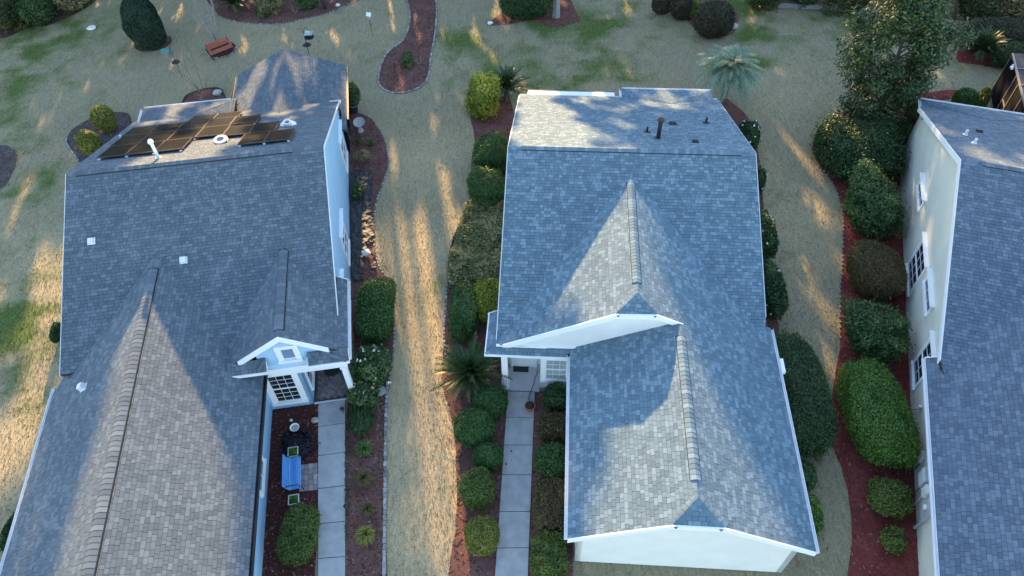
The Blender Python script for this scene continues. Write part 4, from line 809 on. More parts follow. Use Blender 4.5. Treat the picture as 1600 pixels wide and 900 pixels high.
shrub('ball_shrub', 'smallest clipped green ball shrub touching the walkway, third from the porch', (736, 690, 787, 736), 1.0, M['l_box'], (.05, .034), 2.3, .05, 2.6, 'clipped ball shrubs along the walkway')
shrub('ball_shrub', 'clipped green ball shrub with a sunlit streak put into its leaf colour, fourth from the porch', (716, 731, 776, 797), 1.25, M['l_moss'], (.05, .034), 2.2, .05, 2.6, 'clipped ball shrubs along the walkway')  # yellower leaf colour stands in for a streak of sunlight on this ball
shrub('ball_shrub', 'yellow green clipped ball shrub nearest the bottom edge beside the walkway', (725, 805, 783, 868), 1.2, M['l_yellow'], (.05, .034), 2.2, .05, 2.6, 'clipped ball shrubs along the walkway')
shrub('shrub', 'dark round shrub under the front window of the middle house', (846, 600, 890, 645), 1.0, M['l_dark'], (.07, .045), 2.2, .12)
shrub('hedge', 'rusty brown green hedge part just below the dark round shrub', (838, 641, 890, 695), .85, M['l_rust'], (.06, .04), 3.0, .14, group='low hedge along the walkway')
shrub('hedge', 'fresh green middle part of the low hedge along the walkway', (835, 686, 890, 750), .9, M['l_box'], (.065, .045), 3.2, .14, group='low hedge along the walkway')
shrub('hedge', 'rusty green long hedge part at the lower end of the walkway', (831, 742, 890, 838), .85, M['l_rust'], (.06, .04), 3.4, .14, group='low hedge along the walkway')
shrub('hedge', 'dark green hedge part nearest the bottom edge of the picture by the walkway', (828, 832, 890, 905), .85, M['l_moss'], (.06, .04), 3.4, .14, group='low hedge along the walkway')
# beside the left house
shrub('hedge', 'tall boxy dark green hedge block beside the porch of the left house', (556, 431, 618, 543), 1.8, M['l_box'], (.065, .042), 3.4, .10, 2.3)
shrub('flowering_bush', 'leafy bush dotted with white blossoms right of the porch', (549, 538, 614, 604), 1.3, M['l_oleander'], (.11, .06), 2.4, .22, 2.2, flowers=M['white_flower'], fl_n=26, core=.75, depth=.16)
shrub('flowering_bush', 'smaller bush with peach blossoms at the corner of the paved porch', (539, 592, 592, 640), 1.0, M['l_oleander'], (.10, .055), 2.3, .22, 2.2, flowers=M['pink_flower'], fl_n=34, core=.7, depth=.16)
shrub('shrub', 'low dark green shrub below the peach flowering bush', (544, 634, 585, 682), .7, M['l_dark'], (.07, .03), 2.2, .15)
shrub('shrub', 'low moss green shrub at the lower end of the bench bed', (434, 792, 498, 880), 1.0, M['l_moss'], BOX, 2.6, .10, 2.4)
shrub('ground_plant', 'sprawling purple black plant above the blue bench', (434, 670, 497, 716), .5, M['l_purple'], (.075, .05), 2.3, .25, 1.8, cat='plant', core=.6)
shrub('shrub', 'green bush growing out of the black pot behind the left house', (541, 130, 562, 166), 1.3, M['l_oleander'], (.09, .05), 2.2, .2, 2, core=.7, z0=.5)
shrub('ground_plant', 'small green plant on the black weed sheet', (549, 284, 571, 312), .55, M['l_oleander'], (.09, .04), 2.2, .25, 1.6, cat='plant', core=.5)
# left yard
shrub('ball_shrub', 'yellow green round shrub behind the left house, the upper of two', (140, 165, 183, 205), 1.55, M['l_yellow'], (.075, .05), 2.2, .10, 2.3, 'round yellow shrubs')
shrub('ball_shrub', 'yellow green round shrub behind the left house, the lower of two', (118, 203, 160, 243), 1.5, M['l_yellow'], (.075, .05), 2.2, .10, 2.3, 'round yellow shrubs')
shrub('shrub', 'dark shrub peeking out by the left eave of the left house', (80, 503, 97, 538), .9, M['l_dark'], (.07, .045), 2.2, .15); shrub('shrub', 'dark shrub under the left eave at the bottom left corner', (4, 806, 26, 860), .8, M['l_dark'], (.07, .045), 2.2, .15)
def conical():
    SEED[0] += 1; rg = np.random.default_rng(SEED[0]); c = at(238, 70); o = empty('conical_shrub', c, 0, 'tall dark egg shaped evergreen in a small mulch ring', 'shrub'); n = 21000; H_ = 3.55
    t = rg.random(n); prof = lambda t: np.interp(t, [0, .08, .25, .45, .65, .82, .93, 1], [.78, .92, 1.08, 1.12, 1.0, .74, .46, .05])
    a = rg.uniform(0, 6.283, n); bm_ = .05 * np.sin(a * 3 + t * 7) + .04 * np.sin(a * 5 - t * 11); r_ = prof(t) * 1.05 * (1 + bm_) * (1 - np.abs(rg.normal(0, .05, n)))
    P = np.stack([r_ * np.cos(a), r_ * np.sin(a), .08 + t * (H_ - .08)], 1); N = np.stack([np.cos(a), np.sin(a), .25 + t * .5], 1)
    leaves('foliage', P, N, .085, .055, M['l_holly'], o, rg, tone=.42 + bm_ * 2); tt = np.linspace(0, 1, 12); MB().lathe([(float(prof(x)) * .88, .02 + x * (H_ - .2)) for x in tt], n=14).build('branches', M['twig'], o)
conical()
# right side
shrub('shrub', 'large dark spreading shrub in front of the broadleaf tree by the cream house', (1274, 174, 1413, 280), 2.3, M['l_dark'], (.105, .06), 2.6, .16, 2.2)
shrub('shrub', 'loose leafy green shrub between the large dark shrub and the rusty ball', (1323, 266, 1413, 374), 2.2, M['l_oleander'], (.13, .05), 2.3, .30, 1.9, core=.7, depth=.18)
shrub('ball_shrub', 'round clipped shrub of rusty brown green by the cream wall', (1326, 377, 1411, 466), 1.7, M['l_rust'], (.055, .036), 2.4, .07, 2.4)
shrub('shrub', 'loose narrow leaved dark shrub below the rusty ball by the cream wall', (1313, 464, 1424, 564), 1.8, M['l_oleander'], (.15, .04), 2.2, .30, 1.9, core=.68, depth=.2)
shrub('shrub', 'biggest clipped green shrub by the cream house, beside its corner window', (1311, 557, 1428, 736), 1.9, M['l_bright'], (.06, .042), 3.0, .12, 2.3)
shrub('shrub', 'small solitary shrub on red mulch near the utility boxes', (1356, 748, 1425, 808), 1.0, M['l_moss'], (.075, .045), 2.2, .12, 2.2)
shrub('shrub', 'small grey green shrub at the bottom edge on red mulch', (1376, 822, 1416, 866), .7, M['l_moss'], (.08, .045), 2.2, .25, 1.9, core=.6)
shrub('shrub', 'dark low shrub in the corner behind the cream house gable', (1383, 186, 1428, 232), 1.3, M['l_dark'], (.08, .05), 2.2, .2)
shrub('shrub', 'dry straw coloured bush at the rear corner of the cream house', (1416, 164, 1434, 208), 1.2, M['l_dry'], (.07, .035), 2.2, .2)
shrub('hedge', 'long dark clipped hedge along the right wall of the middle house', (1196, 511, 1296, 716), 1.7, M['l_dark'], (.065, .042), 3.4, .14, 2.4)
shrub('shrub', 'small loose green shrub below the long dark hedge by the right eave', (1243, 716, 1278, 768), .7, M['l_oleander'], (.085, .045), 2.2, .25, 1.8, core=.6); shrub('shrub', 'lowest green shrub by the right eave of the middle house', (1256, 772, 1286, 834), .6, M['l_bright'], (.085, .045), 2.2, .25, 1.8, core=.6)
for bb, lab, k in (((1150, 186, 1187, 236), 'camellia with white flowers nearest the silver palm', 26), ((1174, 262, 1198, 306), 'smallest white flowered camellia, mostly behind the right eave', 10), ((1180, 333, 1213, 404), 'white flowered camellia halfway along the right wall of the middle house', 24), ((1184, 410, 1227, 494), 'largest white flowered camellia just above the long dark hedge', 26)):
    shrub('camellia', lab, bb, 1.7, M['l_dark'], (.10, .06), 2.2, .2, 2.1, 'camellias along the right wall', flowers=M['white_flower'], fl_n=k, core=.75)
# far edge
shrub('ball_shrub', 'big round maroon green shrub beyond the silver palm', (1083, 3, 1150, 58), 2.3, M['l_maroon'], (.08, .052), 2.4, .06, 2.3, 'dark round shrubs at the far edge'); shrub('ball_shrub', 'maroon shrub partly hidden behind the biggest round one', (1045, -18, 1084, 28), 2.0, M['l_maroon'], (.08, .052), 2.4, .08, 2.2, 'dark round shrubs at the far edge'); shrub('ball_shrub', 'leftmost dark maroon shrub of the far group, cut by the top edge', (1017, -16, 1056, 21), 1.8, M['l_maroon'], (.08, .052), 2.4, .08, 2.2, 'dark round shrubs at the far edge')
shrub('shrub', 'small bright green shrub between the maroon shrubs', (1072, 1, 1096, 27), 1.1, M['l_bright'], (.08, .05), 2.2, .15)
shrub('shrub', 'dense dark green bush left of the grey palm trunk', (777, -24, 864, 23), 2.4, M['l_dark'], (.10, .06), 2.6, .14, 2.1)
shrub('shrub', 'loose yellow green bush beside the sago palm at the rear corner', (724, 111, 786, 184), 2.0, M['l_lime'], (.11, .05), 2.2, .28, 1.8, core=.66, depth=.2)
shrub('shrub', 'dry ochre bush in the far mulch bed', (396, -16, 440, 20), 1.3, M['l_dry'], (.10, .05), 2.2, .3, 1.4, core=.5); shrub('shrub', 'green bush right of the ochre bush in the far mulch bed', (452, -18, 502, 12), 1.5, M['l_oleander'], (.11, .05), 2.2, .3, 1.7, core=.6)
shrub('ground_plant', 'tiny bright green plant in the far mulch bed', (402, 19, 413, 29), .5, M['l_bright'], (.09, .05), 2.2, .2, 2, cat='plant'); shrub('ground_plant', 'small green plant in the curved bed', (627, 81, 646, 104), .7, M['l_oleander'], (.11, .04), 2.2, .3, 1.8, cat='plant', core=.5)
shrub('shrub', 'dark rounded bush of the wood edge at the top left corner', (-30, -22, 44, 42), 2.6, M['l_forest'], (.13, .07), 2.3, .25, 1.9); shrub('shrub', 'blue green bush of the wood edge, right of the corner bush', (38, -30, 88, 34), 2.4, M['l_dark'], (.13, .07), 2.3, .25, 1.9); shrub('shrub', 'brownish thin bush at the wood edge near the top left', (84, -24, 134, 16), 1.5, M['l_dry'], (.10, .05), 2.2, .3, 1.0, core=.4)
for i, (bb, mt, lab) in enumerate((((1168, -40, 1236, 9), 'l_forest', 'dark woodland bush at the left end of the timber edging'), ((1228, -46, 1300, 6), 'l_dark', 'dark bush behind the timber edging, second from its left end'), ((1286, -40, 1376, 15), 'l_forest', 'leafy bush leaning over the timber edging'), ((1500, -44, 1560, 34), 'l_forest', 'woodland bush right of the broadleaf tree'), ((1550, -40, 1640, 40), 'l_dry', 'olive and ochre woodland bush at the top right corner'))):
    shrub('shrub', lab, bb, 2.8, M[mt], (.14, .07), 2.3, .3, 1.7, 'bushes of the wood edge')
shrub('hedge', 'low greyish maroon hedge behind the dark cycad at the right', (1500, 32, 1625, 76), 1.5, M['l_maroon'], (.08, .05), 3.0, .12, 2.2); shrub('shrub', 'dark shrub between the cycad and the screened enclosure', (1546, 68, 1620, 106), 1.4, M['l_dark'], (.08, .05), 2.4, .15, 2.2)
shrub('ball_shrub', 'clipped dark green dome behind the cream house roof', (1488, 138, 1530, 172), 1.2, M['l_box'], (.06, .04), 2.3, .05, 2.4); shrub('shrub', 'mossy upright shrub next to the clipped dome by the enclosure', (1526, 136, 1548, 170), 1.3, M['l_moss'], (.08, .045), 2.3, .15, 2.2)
# dry ground cover by the middle house
def ground_cover(name, px, n, mat, hmax, leaf):
    rg = np.random.default_rng(n); poly = smooth_loop([at(*p) for p in px], 4); xs = [p[0] for p in poly]; ys = [p[1] for p in poly]
    X = rg.uniform(min(xs), max(xs), n); Y = rg.uniform(min(ys), max(ys), n); k = inside(X, Y, poly); X, Y = X[k], Y[k]
    hh = hmax * np.clip(.25 + 1.1 * (fbm(X, Y, .55, 31) - .15), .1, 1); z = hh * rg.random(len(X)) ** .5
    o = leaves(name, np.stack([X, Y, z + .02], 1), np.tile([0, 0, 1.], (len(X), 1)), leaf[0], leaf[1], mat, None, rg, tone=.1 + .75 * fbm(X, Y, .8, 7), jitter=.9); tag(o, kind='stuff')
ground_cover('ground_cover', [(715, 372), (722, 345), (735, 318), (800, 312), (796, 440), (740, 445), (705, 455), (703, 410)], 30000, M['l_cover'], .6, (.10, .055))
ground_cover('ground_cover', [(704, 455), (703, 400), (716, 365), (738, 370), (742, 440)], 9000, M['l_oleander'], .5, (.10, .055))
ground_cover('ground_cover', [(595, 640), (601, 640), (601, 830), (590, 830)], 400, M['l_dry'], .1, (.06, .03)); ground_cover('ground_cover', [(540, 660), (548, 660), (546, 830), (538, 830)], 1500, M['l_dark'], .12, (.06, .03))
# fronds
def frond_mesh(name, L, droop, pairs, wl, width, vee=.5, rise=.25):
    mb = MB(); pts = []; tone = []
    for i in range(pairs + 1):
        t = i / pairs; pts.append(Vector((L * t * (1 - .18 * droop * t), 0, rise * L * math.sin(t * 1.7) - droop * L * t * t)))
    for i in range(len(pts) - 1): mb.add([pts[i] + Vector((0, -.012, 0)), pts[i] + Vector((0, .012, 0)), pts[i + 1] + Vector((0, .008, 0)), pts[i + 1] + Vector((0, -.008, 0))], [(0, 1, 2, 3)]); tone.append(.75)
    for i in range(2, pairs + 1):
        t = i / pairs; l = wl * (math.sin(math.pi * min(1, .12 + t * .86)) ** .6 + .12); d = (pts[i] - pts[i - 1]).normalized()
        for sgn in (-1, 1):
            tip = pts[i] + d * l * .55 + Vector((0, sgn * l * .8, l * vee - droop * l * .5)); b = d * width
            mb.add([pts[i] - b, pts[i] + b, tip], [(0, 1, 2)]); tone.append(.18 + .5 * ((i * 7 + (sgn > 0) * 3) % 11) / 11)
    me = mb.mesh(name); a_ = me.attributes.new('tone', 'FLOAT', 'FACE'); a_.data.foreach_set('value', tone); return me
def rosette(name, label, c, L, nf, mat, elr, droop, trunk, cat='palm', wl=.16, width=.012, pairs=22, dead=None, vee=.35, group=None, rise=.25):
    o = empty(name, (c.x, c.y, 0), 0, label, cat, group); r_ = random.Random(int(c.x * 100)); rad, th = trunk
    MB().lathe([(rad * 1.15, 0), (rad, th * .3), (rad * 1.1, th * .6), (rad * .95, th), (rad * .4, th + .12), (.01, th + .14)], n=10).build('trunk', M['bark'], o)
    ms = [frond_mesh('frond', L * k, droop * q, pairs, wl, width, vee, rise) for k, q in ((1, 1), (.88, .8), (1.08, 1.25))]
    for m_ in ms: m_.materials.append(mat)
    dm = frond_mesh('frond', L * .8, droop * 1.6, pairs, wl, width, vee, rise) if dead else None
    if dm: dm.materials.append(dead)
    for i in range(nf):
        f = i / nf; az = i * 2.39996 + r_.uniform(-.12, .12); el = elr[0] + (elr[1] - elr[0]) * (1 - f) ** 1.0 + r_.uniform(-.08, .08); me = dm if dead and i > nf * .86 and r_.random() < .6 else ms[i % 3]
        ob = bpy.data.objects.new('frond', me); COL.objects.link(ob); ob.parent = o; ob.location = (.06 * math.cos(az), .06 * math.sin(az), th + .02 + .12 * (1 - f)); ob.rotation_euler = (r_.uniform(-.25, .25), -el, az); sc_ = r_.uniform(.85, 1.08) * (.75 + .25 * min(1, f * 3)); ob.scale = (sc_,) * 3
    return o
rosette('sago_palm', 'spreading sago palm with straw coloured lower fronds by the walkway', at(736, 588, .5), 1.66, 105, M['f_sago'], (-.18, 1.25), .22, (.17, .45), wl=.19, dead=M['f_dead'], width=.030)
rosette('sago_palm', 'dark sago palm at the rear left corner of the middle house', at(792, 140, .7), 1.5, 62, M['f_sago'], (.0, 1.3), .16, (.16, .6), wl=.19, width=.030)
rosette('sago_palm', 'very dark sago palm in the corner bed beyond the broadleaf tree', at(1537, 76, .7), 1.65, 76, M['f_sago'], (-.1, 1.3), .18, (.18, .5), wl=.20, width=.030)
rosette('sago_palm', 'sago palm in the far mulch bed at the top edge', at(366, 6, .5), 1.35, 54, M['f_sago'], (-.1, 1.2), .2, (.16, .4), wl=.23, width=.026)
rosette('silver_palm', 'silvery blue green palm with arching fronds behind the middle house', at(1138, 122, 1.9), 2.30, 104, M['f_pindo'], (-.25, 1.35), .60, (.20, 1.75), wl=.42, width=.032, pairs=26, vee=.05, rise=.55)
def tuft(label, px, r_, n, mat, h, cat='plant', group=None):
    c = at(*px); o = empty('grass_clump', c, 0, label, cat, group); rg = np.random.default_rng(int(px[0] * 7 + px[1])); az = rg.uniform(0, 6.28, n); sp = r_ * rg.random(n) ** .7; hh = h * rg.uniform(.6, 1.1, n); w_ = .012
    b = np.stack([np.cos(az) * .08 * rg.random(n), np.sin(az) * .08 * rg.random(n), np.zeros(n)], 1); m_ = b + np.stack([np.cos(az) * sp * .5, np.sin(az) * sp * .5, hh * .75], 1); t = b + np.stack([np.cos(az) * sp, np.sin(az) * sp, hh * .85 - sp * .25], 1); sd_ = np.stack([-np.sin(az), np.cos(az), np.zeros(n)], 1) * w_
    V = np.stack([b - sd_, b + sd_, m_ + sd_, m_ - sd_, m_ - sd_, m_ + sd_, t + sd_ * .2, t - sd_ * .2], 1).reshape(-1, 3)
    link('blades', np_mesh('blades', V, np.arange(8 * n).reshape(-1, 4), tone=np.repeat(rg.random(n), 2)), mat, o); MB().lathe([(.08, 0), (.06, .05), (.01, .06)], n=8).build('crown', M['twig'], o); return o
tuft('dark grassy clump in the side bed, highest of three', (570, 705), .42, 420, M['l_moss'], .45, group='grassy clumps in the side bed'); tuft('dark grassy clump in the side bed, middle of three', (569, 750), .42, 420, M['l_rust'], .42, group='grassy clumps in the side bed'); tuft('dark grassy clump in the side bed, lowest of three', (575, 797), .34, 320, M['l_rust'], .36, group='grassy clumps in the side bed')
tuft('golden yellow grassy clump at the bottom of the side bed', (573, 840), .40, 520, M['l_yellow'], .5); tuft('dry straw coloured grass clump above the black weed sheet', (567, 250), .50, 480, M['l_dry'], .6); tuft('small dry grass clump near the rear of the side bed', (580, 226), .28, 200, M['l_moss'], .4); tuft('green tufted plant beside the stone birdbath bed', (562, 222), .3, 220, M['l_moss'], .35)
# bare and leafy trees
def bare_tree(name, label, px, h, stems, mat, lean, spread, seed, twigs=3, r0=.035, cat='tree'):
    c = at(*px); o = empty(name, c, 0, label, cat); r_ = random.Random(seed); tr = MB(); tw = MB()
    def grow(p, d, L, r1, lvl, mb):
        pts = [p]; n = 4
        for i in range(n):
            d = (d + Vector((r_.uniform(-.10, .10), r_.uniform(-.10, .10), r_.uniform(-.02, .08)))).normalized(); pts.append(pts[-1] + d * L / n)
        mb.tube(pts, [r1 * (1 - .6 * i / n) for i in range(n + 1)], 5 if lvl < 2 else 3, cap=False)
        if lvl < 3:
            for k in range(twigs if lvl else 2):
                i = r_.randint(2, n); q = pts[i]; dd = (d + Vector((r_.uniform(-1, 1), r_.uniform(-1, 1), r_.uniform(-.1, .5))) * spread).normalized(); grow(q, dd, L * r_.uniform(.4, .6), r1 * .42, lvl + 1, tw)
    for s_ in range(stems):
        a = s_ * 2 * math.pi / stems + r_.uniform(-.3, .3); d = Vector((math.cos(a) * lean, math.sin(a) * lean, 1)).normalized(); grow(Vector((math.cos(a) * .06, math.sin(a) * .06, 0)), d, h * r_.uniform(.55, .7), r0 * r_.uniform(.7, 1.1), 0, tr)
    tr.build('trunk', mat, o); tw.build('twigs', mat, o); return o
bare_tree('bare_tree', 'tall bare multi stemmed tree behind the red bench', (338, 64), 3.6, 7, M['grey_bark'], .18, .35, 5, 3, .05); bare_tree('bare_tree', 'small bare tree with reddish twigs in the bed behind the left house', (320, 152), 3.0, 4, M['pink_bark'], .30, .45, 9, 3, .035)
bare_tree('bare_shrub', 'bare grey twiggy bush left of the two round shrubs', (102, 200), 1.3, 9, M['grey_bark'], .7, .8, 12, 3, .014, 'shrub'); bare_tree('bare_tree', 'dark slim bare trunk in the far mulch bed', (508, 14), 4.2, 2, M['black'], .12, .4, 15, 2, .06)
for i, (px, lab) in enumerate((((430, 22), 'grey twiggy dead bush in the middle of the far bed'), ((462, 20), 'brown twiggy dead bush right of the middle of the far bed'), ((618, 118), 'dead stalks at the lower left of the curved bed'), ((655, 100), 'dead stalks at the right of the curved bed'), ((650, 60), 'grey dead stalks higher in the curved bed'))):
    bare_tree('dead_stalks', lab, px, .8, 6, M['grey_bark'] if i % 2 else M['bark'], .7, .8, 40 + i, 2, .010, 'plant')
def leafy_tree(name, label, c, h, rw, mat, leaf, n, clumps, seed, trunk_r=.13, cat='tree', group=None, low=.22, fill=.55):
    o = empty(name, (c.x, c.y, 0), 0, label, cat, group); rg = np.random.default_rng(seed); r_ = random.Random(seed); tb = MB()
    tb.tube([(0, 0, -.05), (.03, .02, h * .3), (-.02, .05, h * .6), (.02, 0, h * .92)], [trunk_r, trunk_r * .8, trunk_r * .5, trunk_r * .12], 8)
    cs = []; 
    for i in range(clumps):
        t = low + (1 - low) * (i + .5) / clumps; rr = rw * math.sin(math.pi * (.18 + .80 * (t - low) / (1 - low))) ** .75; a = i * 2.39996 + r_.uniform(-.4, .4); q = rr * r_.uniform(.35, 1.0)
        cs.append((Vector((q * math.cos(a), q * math.sin(a), h * t + r_.uniform(-.2, .2))), rw * r_.uniform(.26, .44)))
    P = []; N = []; T = []
    for p, cr in cs:
        b = Vector((0, 0, max(.3, p.z - p.xy.length * .7))); tb.tube([b, (b + p) / 2 + Vector((0, 0, .1)), p], [trunk_r * .35, trunk_r * .22, trunk_r * .08], 5)
        k = n // clumps; d = sphere_dirs(rg, k); q = d * (cr * (rg.random(k) ** fill))[:, None] * np.array([1, 1, .75]); P.append(q + np.array(p)); N.append(d + np.array([0, 0, .5])); T.append(np.full(k, .42 + r_.uniform(-.15, .15)))
    leaves('foliage', np.concatenate(P), np.concatenate(N), leaf[0], leaf[1], mat, o, rg, tone=np.concatenate(T), jitter=.6)
    tb.build('trunk', M['bark'], o); return o
t_ = leafy_tree('broadleaf_tree', 'large broadleaf evergreen tree at the rear corner of the cream house', at(1370, 187), 8.0, 2.75, M['l_magnolia'], (.17, .085), 27000, 54, 77, .16, low=.14); t_.rotation_euler = (0, R(-5), 0)
# grey palm trunk rising out of the picture
c = at(869, 26); o = empty('palm_tree', c, 0, 'grey palm trunk rising out of the picture at the top', 'tree'); MB().tube([(0, 0, -.05), (.01, .02, 1.5), (.0, .05, 4), (.02, .1, 6.5)], [.27, .22, .21, .2], 12).build('trunk', M['grey_bark'], o)
cm = frond_mesh('frond', 2.2, .4, 16, .5, .03, .1, .3); cm.materials.append(M['l_forest'] if False else M['f_sago'])
for i in range(26):
    ob = bpy.data.objects.new('frond', cm); COL.objects.link(ob); ob.parent = o; ob.location = (0, .1, 6.45); ob.rotation_euler = (0, -(1.1 - i * .055), i * 2.4)
tag(MB().tube([(c.x - .12, c.y - .55, 0), (c.x - .12, c.y - .55, 4.5)], .022, 6).build('thin_pole', M['black']), 'thin dark pole standing just in front of the grey palm trunk', 'pole')

# ------------------------------------------------------------------ garden things
def slat_bench(name, label, c, rz, L, mat, frame, curved=False):
    o = empty(name, (c.x, c.y, 0), rz, label, 'bench'); 
    if curved:    # deep contoured seat and back made of long slats; sits facing -y
        prof = [(-.30, .40), (-.235, .425), (-.165, .425), (-.095, .415), (-.025, .40), (.045, .395), (.105, .42), (.150, .485), (.185, .56), (.215, .635), (.240, .71), (.262, .785)]
        for i, (y, z) in enumerate(prof):
            a = prof[max(i - 1, 0)]; b = prof[min(i + 1, len(prof) - 1)]; ang = math.atan2(b[1] - a[1], b[0] - a[0])
            MB().box((0, y, z), (L, .060, .022), Matrix.Rotation(ang, 3, 'X')).build('slat', mat, o, bevel=.004)
        for sx in (-1, 1):
            x = sx * (L / 2 - .14); mb = MB(); mb.tube([(x, y, z - .03) for y, z in prof], .02, 6); mb.tube([(x, -.30, .38), (x, -.33, .2), (x, -.36, 0)], .022, 6); mb.tube([(x, .10, .38), (x, .2, .2), (x, .30, 0)], .022, 6); mb.build('leg', frame, o)
            x = sx * (L / 2 - .05); MB().tube([(x, -.28, .40), (x, -.33, .55), (x, -.24, .64), (x, 0, .66), (x, .19, .62)], .020, 6).build('armrest', frame, o)
    else:
        for y in (-.24, -.13, -.02, .09): MB().box((0, y, .42), (L, .095, .03)).build('seat_slat', mat, o, bevel=.005)
        for y, z in ((.19, .60), (.215, .73), (.24, .86)): MB().box((0, y, z), (L, .03, .10), Matrix.Rotation(R(-12), 3, 'X')).build('back_slat', mat, o, bevel=.005)
        for sx in (-1, 1):
            x = sx * (L / 2 - .07); MB().box((x, -.22, .21), (.06, .06, .42)).build('leg', frame, o); MB().tube([(x, .12, 0), (x, .16, .42), (x, .26, .92)], .035, 4).build('leg', frame, o); MB().box((x, -.04, .62), (.08, .50, .035)).box((x, -.25, .52), (.05, .05, .2)).build('armrest', mat if sx else frame, o)
        MB().box((0, -.08, .37), (L - .1, .05, .05)).build('stretcher', frame, o)
    return o
p0, p1 = at(333, 84, .42), at(363, 72, .42); c = at(344, 76, .45)
slat_bench('garden_bench', 'red painted slatted bench on the oval mulch bed in the left yard', c, math.atan2(p1.y - p0.y, p1.x - p0.x), 1.55, M['red_wood'], M['black'])
p0, p1 = at(468, 717, .42), at(468, 766, .42); c = at(456, 739, .45)
slat_bench('garden_bench', 'bright blue bench with curved slatted seat beside the paver pad', c, math.atan2(p1.y - p0.y, p1.x - p0.x) + math.pi, 1.36, M['blue_slat'], M['black'], True)
# square paver pad in front of the blue bench
pd = MB(); q = [at(468, 727), at(496.5, 724), at(496.5, 766), at(468, 769)]
pd.add([(v.x, v.y, .006) for v in q], [(0, 1, 2, 3)]); pd = tag(pd.build('paver_pad', M['mulch_dark']), kind='structure')
if pd.data.polygons[0].normal.z < 0: pd.data.flip_normals()
pm = None; ex = (q[1] - q[0]) / 4; ey = (q[3] - q[0]) / 5; pm = MB().prism([(-ex.length / 2 * .93, -ey.length / 2 * .93, .05), (ex.length / 2 * .93, -ey.length / 2 * .93, .05), (ex.length / 2 * .93, ey.length / 2 * .93, .05), (-ex.length / 2 * .93, ey.length / 2 * .93, .05)], (0, 0, -.08)).mesh('paver'); pm.materials.append(M['paver_one'])
for i in range(4):
    for j in range(5):
        ob = bpy.data.objects.new('paver', pm); COL.objects.link(ob); ob.parent = pd; ob.location = q[0] + ex * (i + .5) + ey * (j + .5) + Vector((0, 0, rnd.uniform(-.006, .006))); ob.rotation_euler = (0, 0, math.atan2(ex.y, ex.x) + rnd.uniform(-.03, .03))
def square_pot(label, px):
    c = at(px[0], px[1], .45); o = empty('planter', (c.x, c.y, 0), R(8), label, 'planter'); mb = MB(); w0, w1 = .13, .19
    vs = [(sx * a, sy * a, z) for a, z in ((w0, 0), (w1, .46)) for sx, sy in ((-1, -1), (1, -1), (1, 1), (-1, 1))]
    mb.add(vs, [(3, 2, 1, 0)] + [(i, (i + 1) % 4, 4 + (i + 1) % 4, 4 + i) for i in range(4)]); mb.build('pot', M['teal_pot'], o, bevel=.012)
    mb = MB()
    for a in range(4): M4 = Matrix.Rotation(a * math.pi / 2, 3, 'Z'); mb.box(M4 @ Vector((0, -.185, .475)), (.40, .035, .05), M4)
    mb.build('rim', M['pot_rim'], o, bevel=.006); MB().box((0, 0, .41), (.34, .34, .02)).build('soil', M['mulch_dark'], o)
    rg = np.random.default_rng(int(px[1])); n = 160; P = np.stack([rg.uniform(-.13, .13, n), rg.uniform(-.13, .13, n), .43 + rg.random(n) * .10], 1); leaves('foliage', P, np.tile([0, 0, 1.], (n, 1)), .09, .05, M['l_bright'], o, rg)
square_pot('grey green square planter touching the upper end of the blue bench', (458, 706)); square_pot('grey green square planter below the lower end of the blue bench', (459, 781))
c = at(461, 669, .5); o = empty('birdbath', (c.x, c.y, 0), 0, 'white birdbath bowl above the purple black plant', 'birdbath'); MB().lathe([(.16, 0), (.15, .05), (.06, .12), (.055, .38), (.10, .46)], n=16, cap=True).build('pedestal', M['ceramic'], o); MB().lathe([(.06, .45), (.15, .50), (.185, .57), (.19, .585), (.165, .575), (.11, .53), (.005, .52)], n=22).build('bowl', M['ceramic'], o); MB().lathe([(.145, .555), (.005, .556)], n=20).build('water', M['glass_blind'], o)
def rock(name, label, px, r_, mat, seed, flat=.6, group=None):
    c = at(*px); bm = bmesh.new(); bmesh.ops.create_icosphere(bm, subdivisions=2, radius=r_); rr = random.Random(seed)
    for v in bm.verts: v.co *= rr.uniform(.82, 1.15); v.co.z = v.co.z * flat + r_ * flat * .6
    me = bpy.data.meshes.new(name); bm.to_mesh(me); bm.free(); o = link(name, me, mat); o.location = c; return tag(o, label, 'stone', group)
rock('stepping_stone', 'pinkish flat stone beside the walkway in the courtyard bed', (492, 657), .16, M['pink_stone'], 1, .4); rock('stone', 'small pale stone above the white birdbath bowl', (455, 657), .07, M['ceramic'], 2)
rock('stone', 'flat grey stone between the flowering bushes and the lawn edging', (594, 612), .26, M['stone'], 3, .18); rock('stone', 'white stone at the left tip of the trunk bed', (766, 37), .20, M['ceramic'], 4, .5); rock('stone', 'pale stone right below the biggest maroon shrub', (1146, 43), .28, M['stone'], 5, .7); rock('stone', 'white stone in the upper left lawn near the wood edge', (143, 44), .32, M['ceramic'], 6, .2); rock('stone', 'grey stone in the bed behind the left house', (340, 147), .28, M['stone'], 8, .6); rock('stone', 'white stone at the right edge of the far mulch bed', (528, 9), .16, M['ceramic'], 9, .6)
def path_light(label, px):
    c = at(*px); o = empty('path_light', c, 0, label, 'garden light', 'path lights along the left walkway'); MB().tube([(0, 0, 0), (0, 0, .34)], .012, 6).build('stake', M['black'], o); MB().lathe([(.012, .44), (.09, .39), (.092, .375), (.06, .375)], n=14).build('shade', M['black'], o); MB().lathe([(.045, .30), (.05, .37), (.01, .372)], n=10, cap=True).build('lens', M['ceramic'], o)
path_light('black path light at the paved porch corner by the walkway', (537, 646)); path_light('path light by the walkway near the grassy clumps', (543, 797))
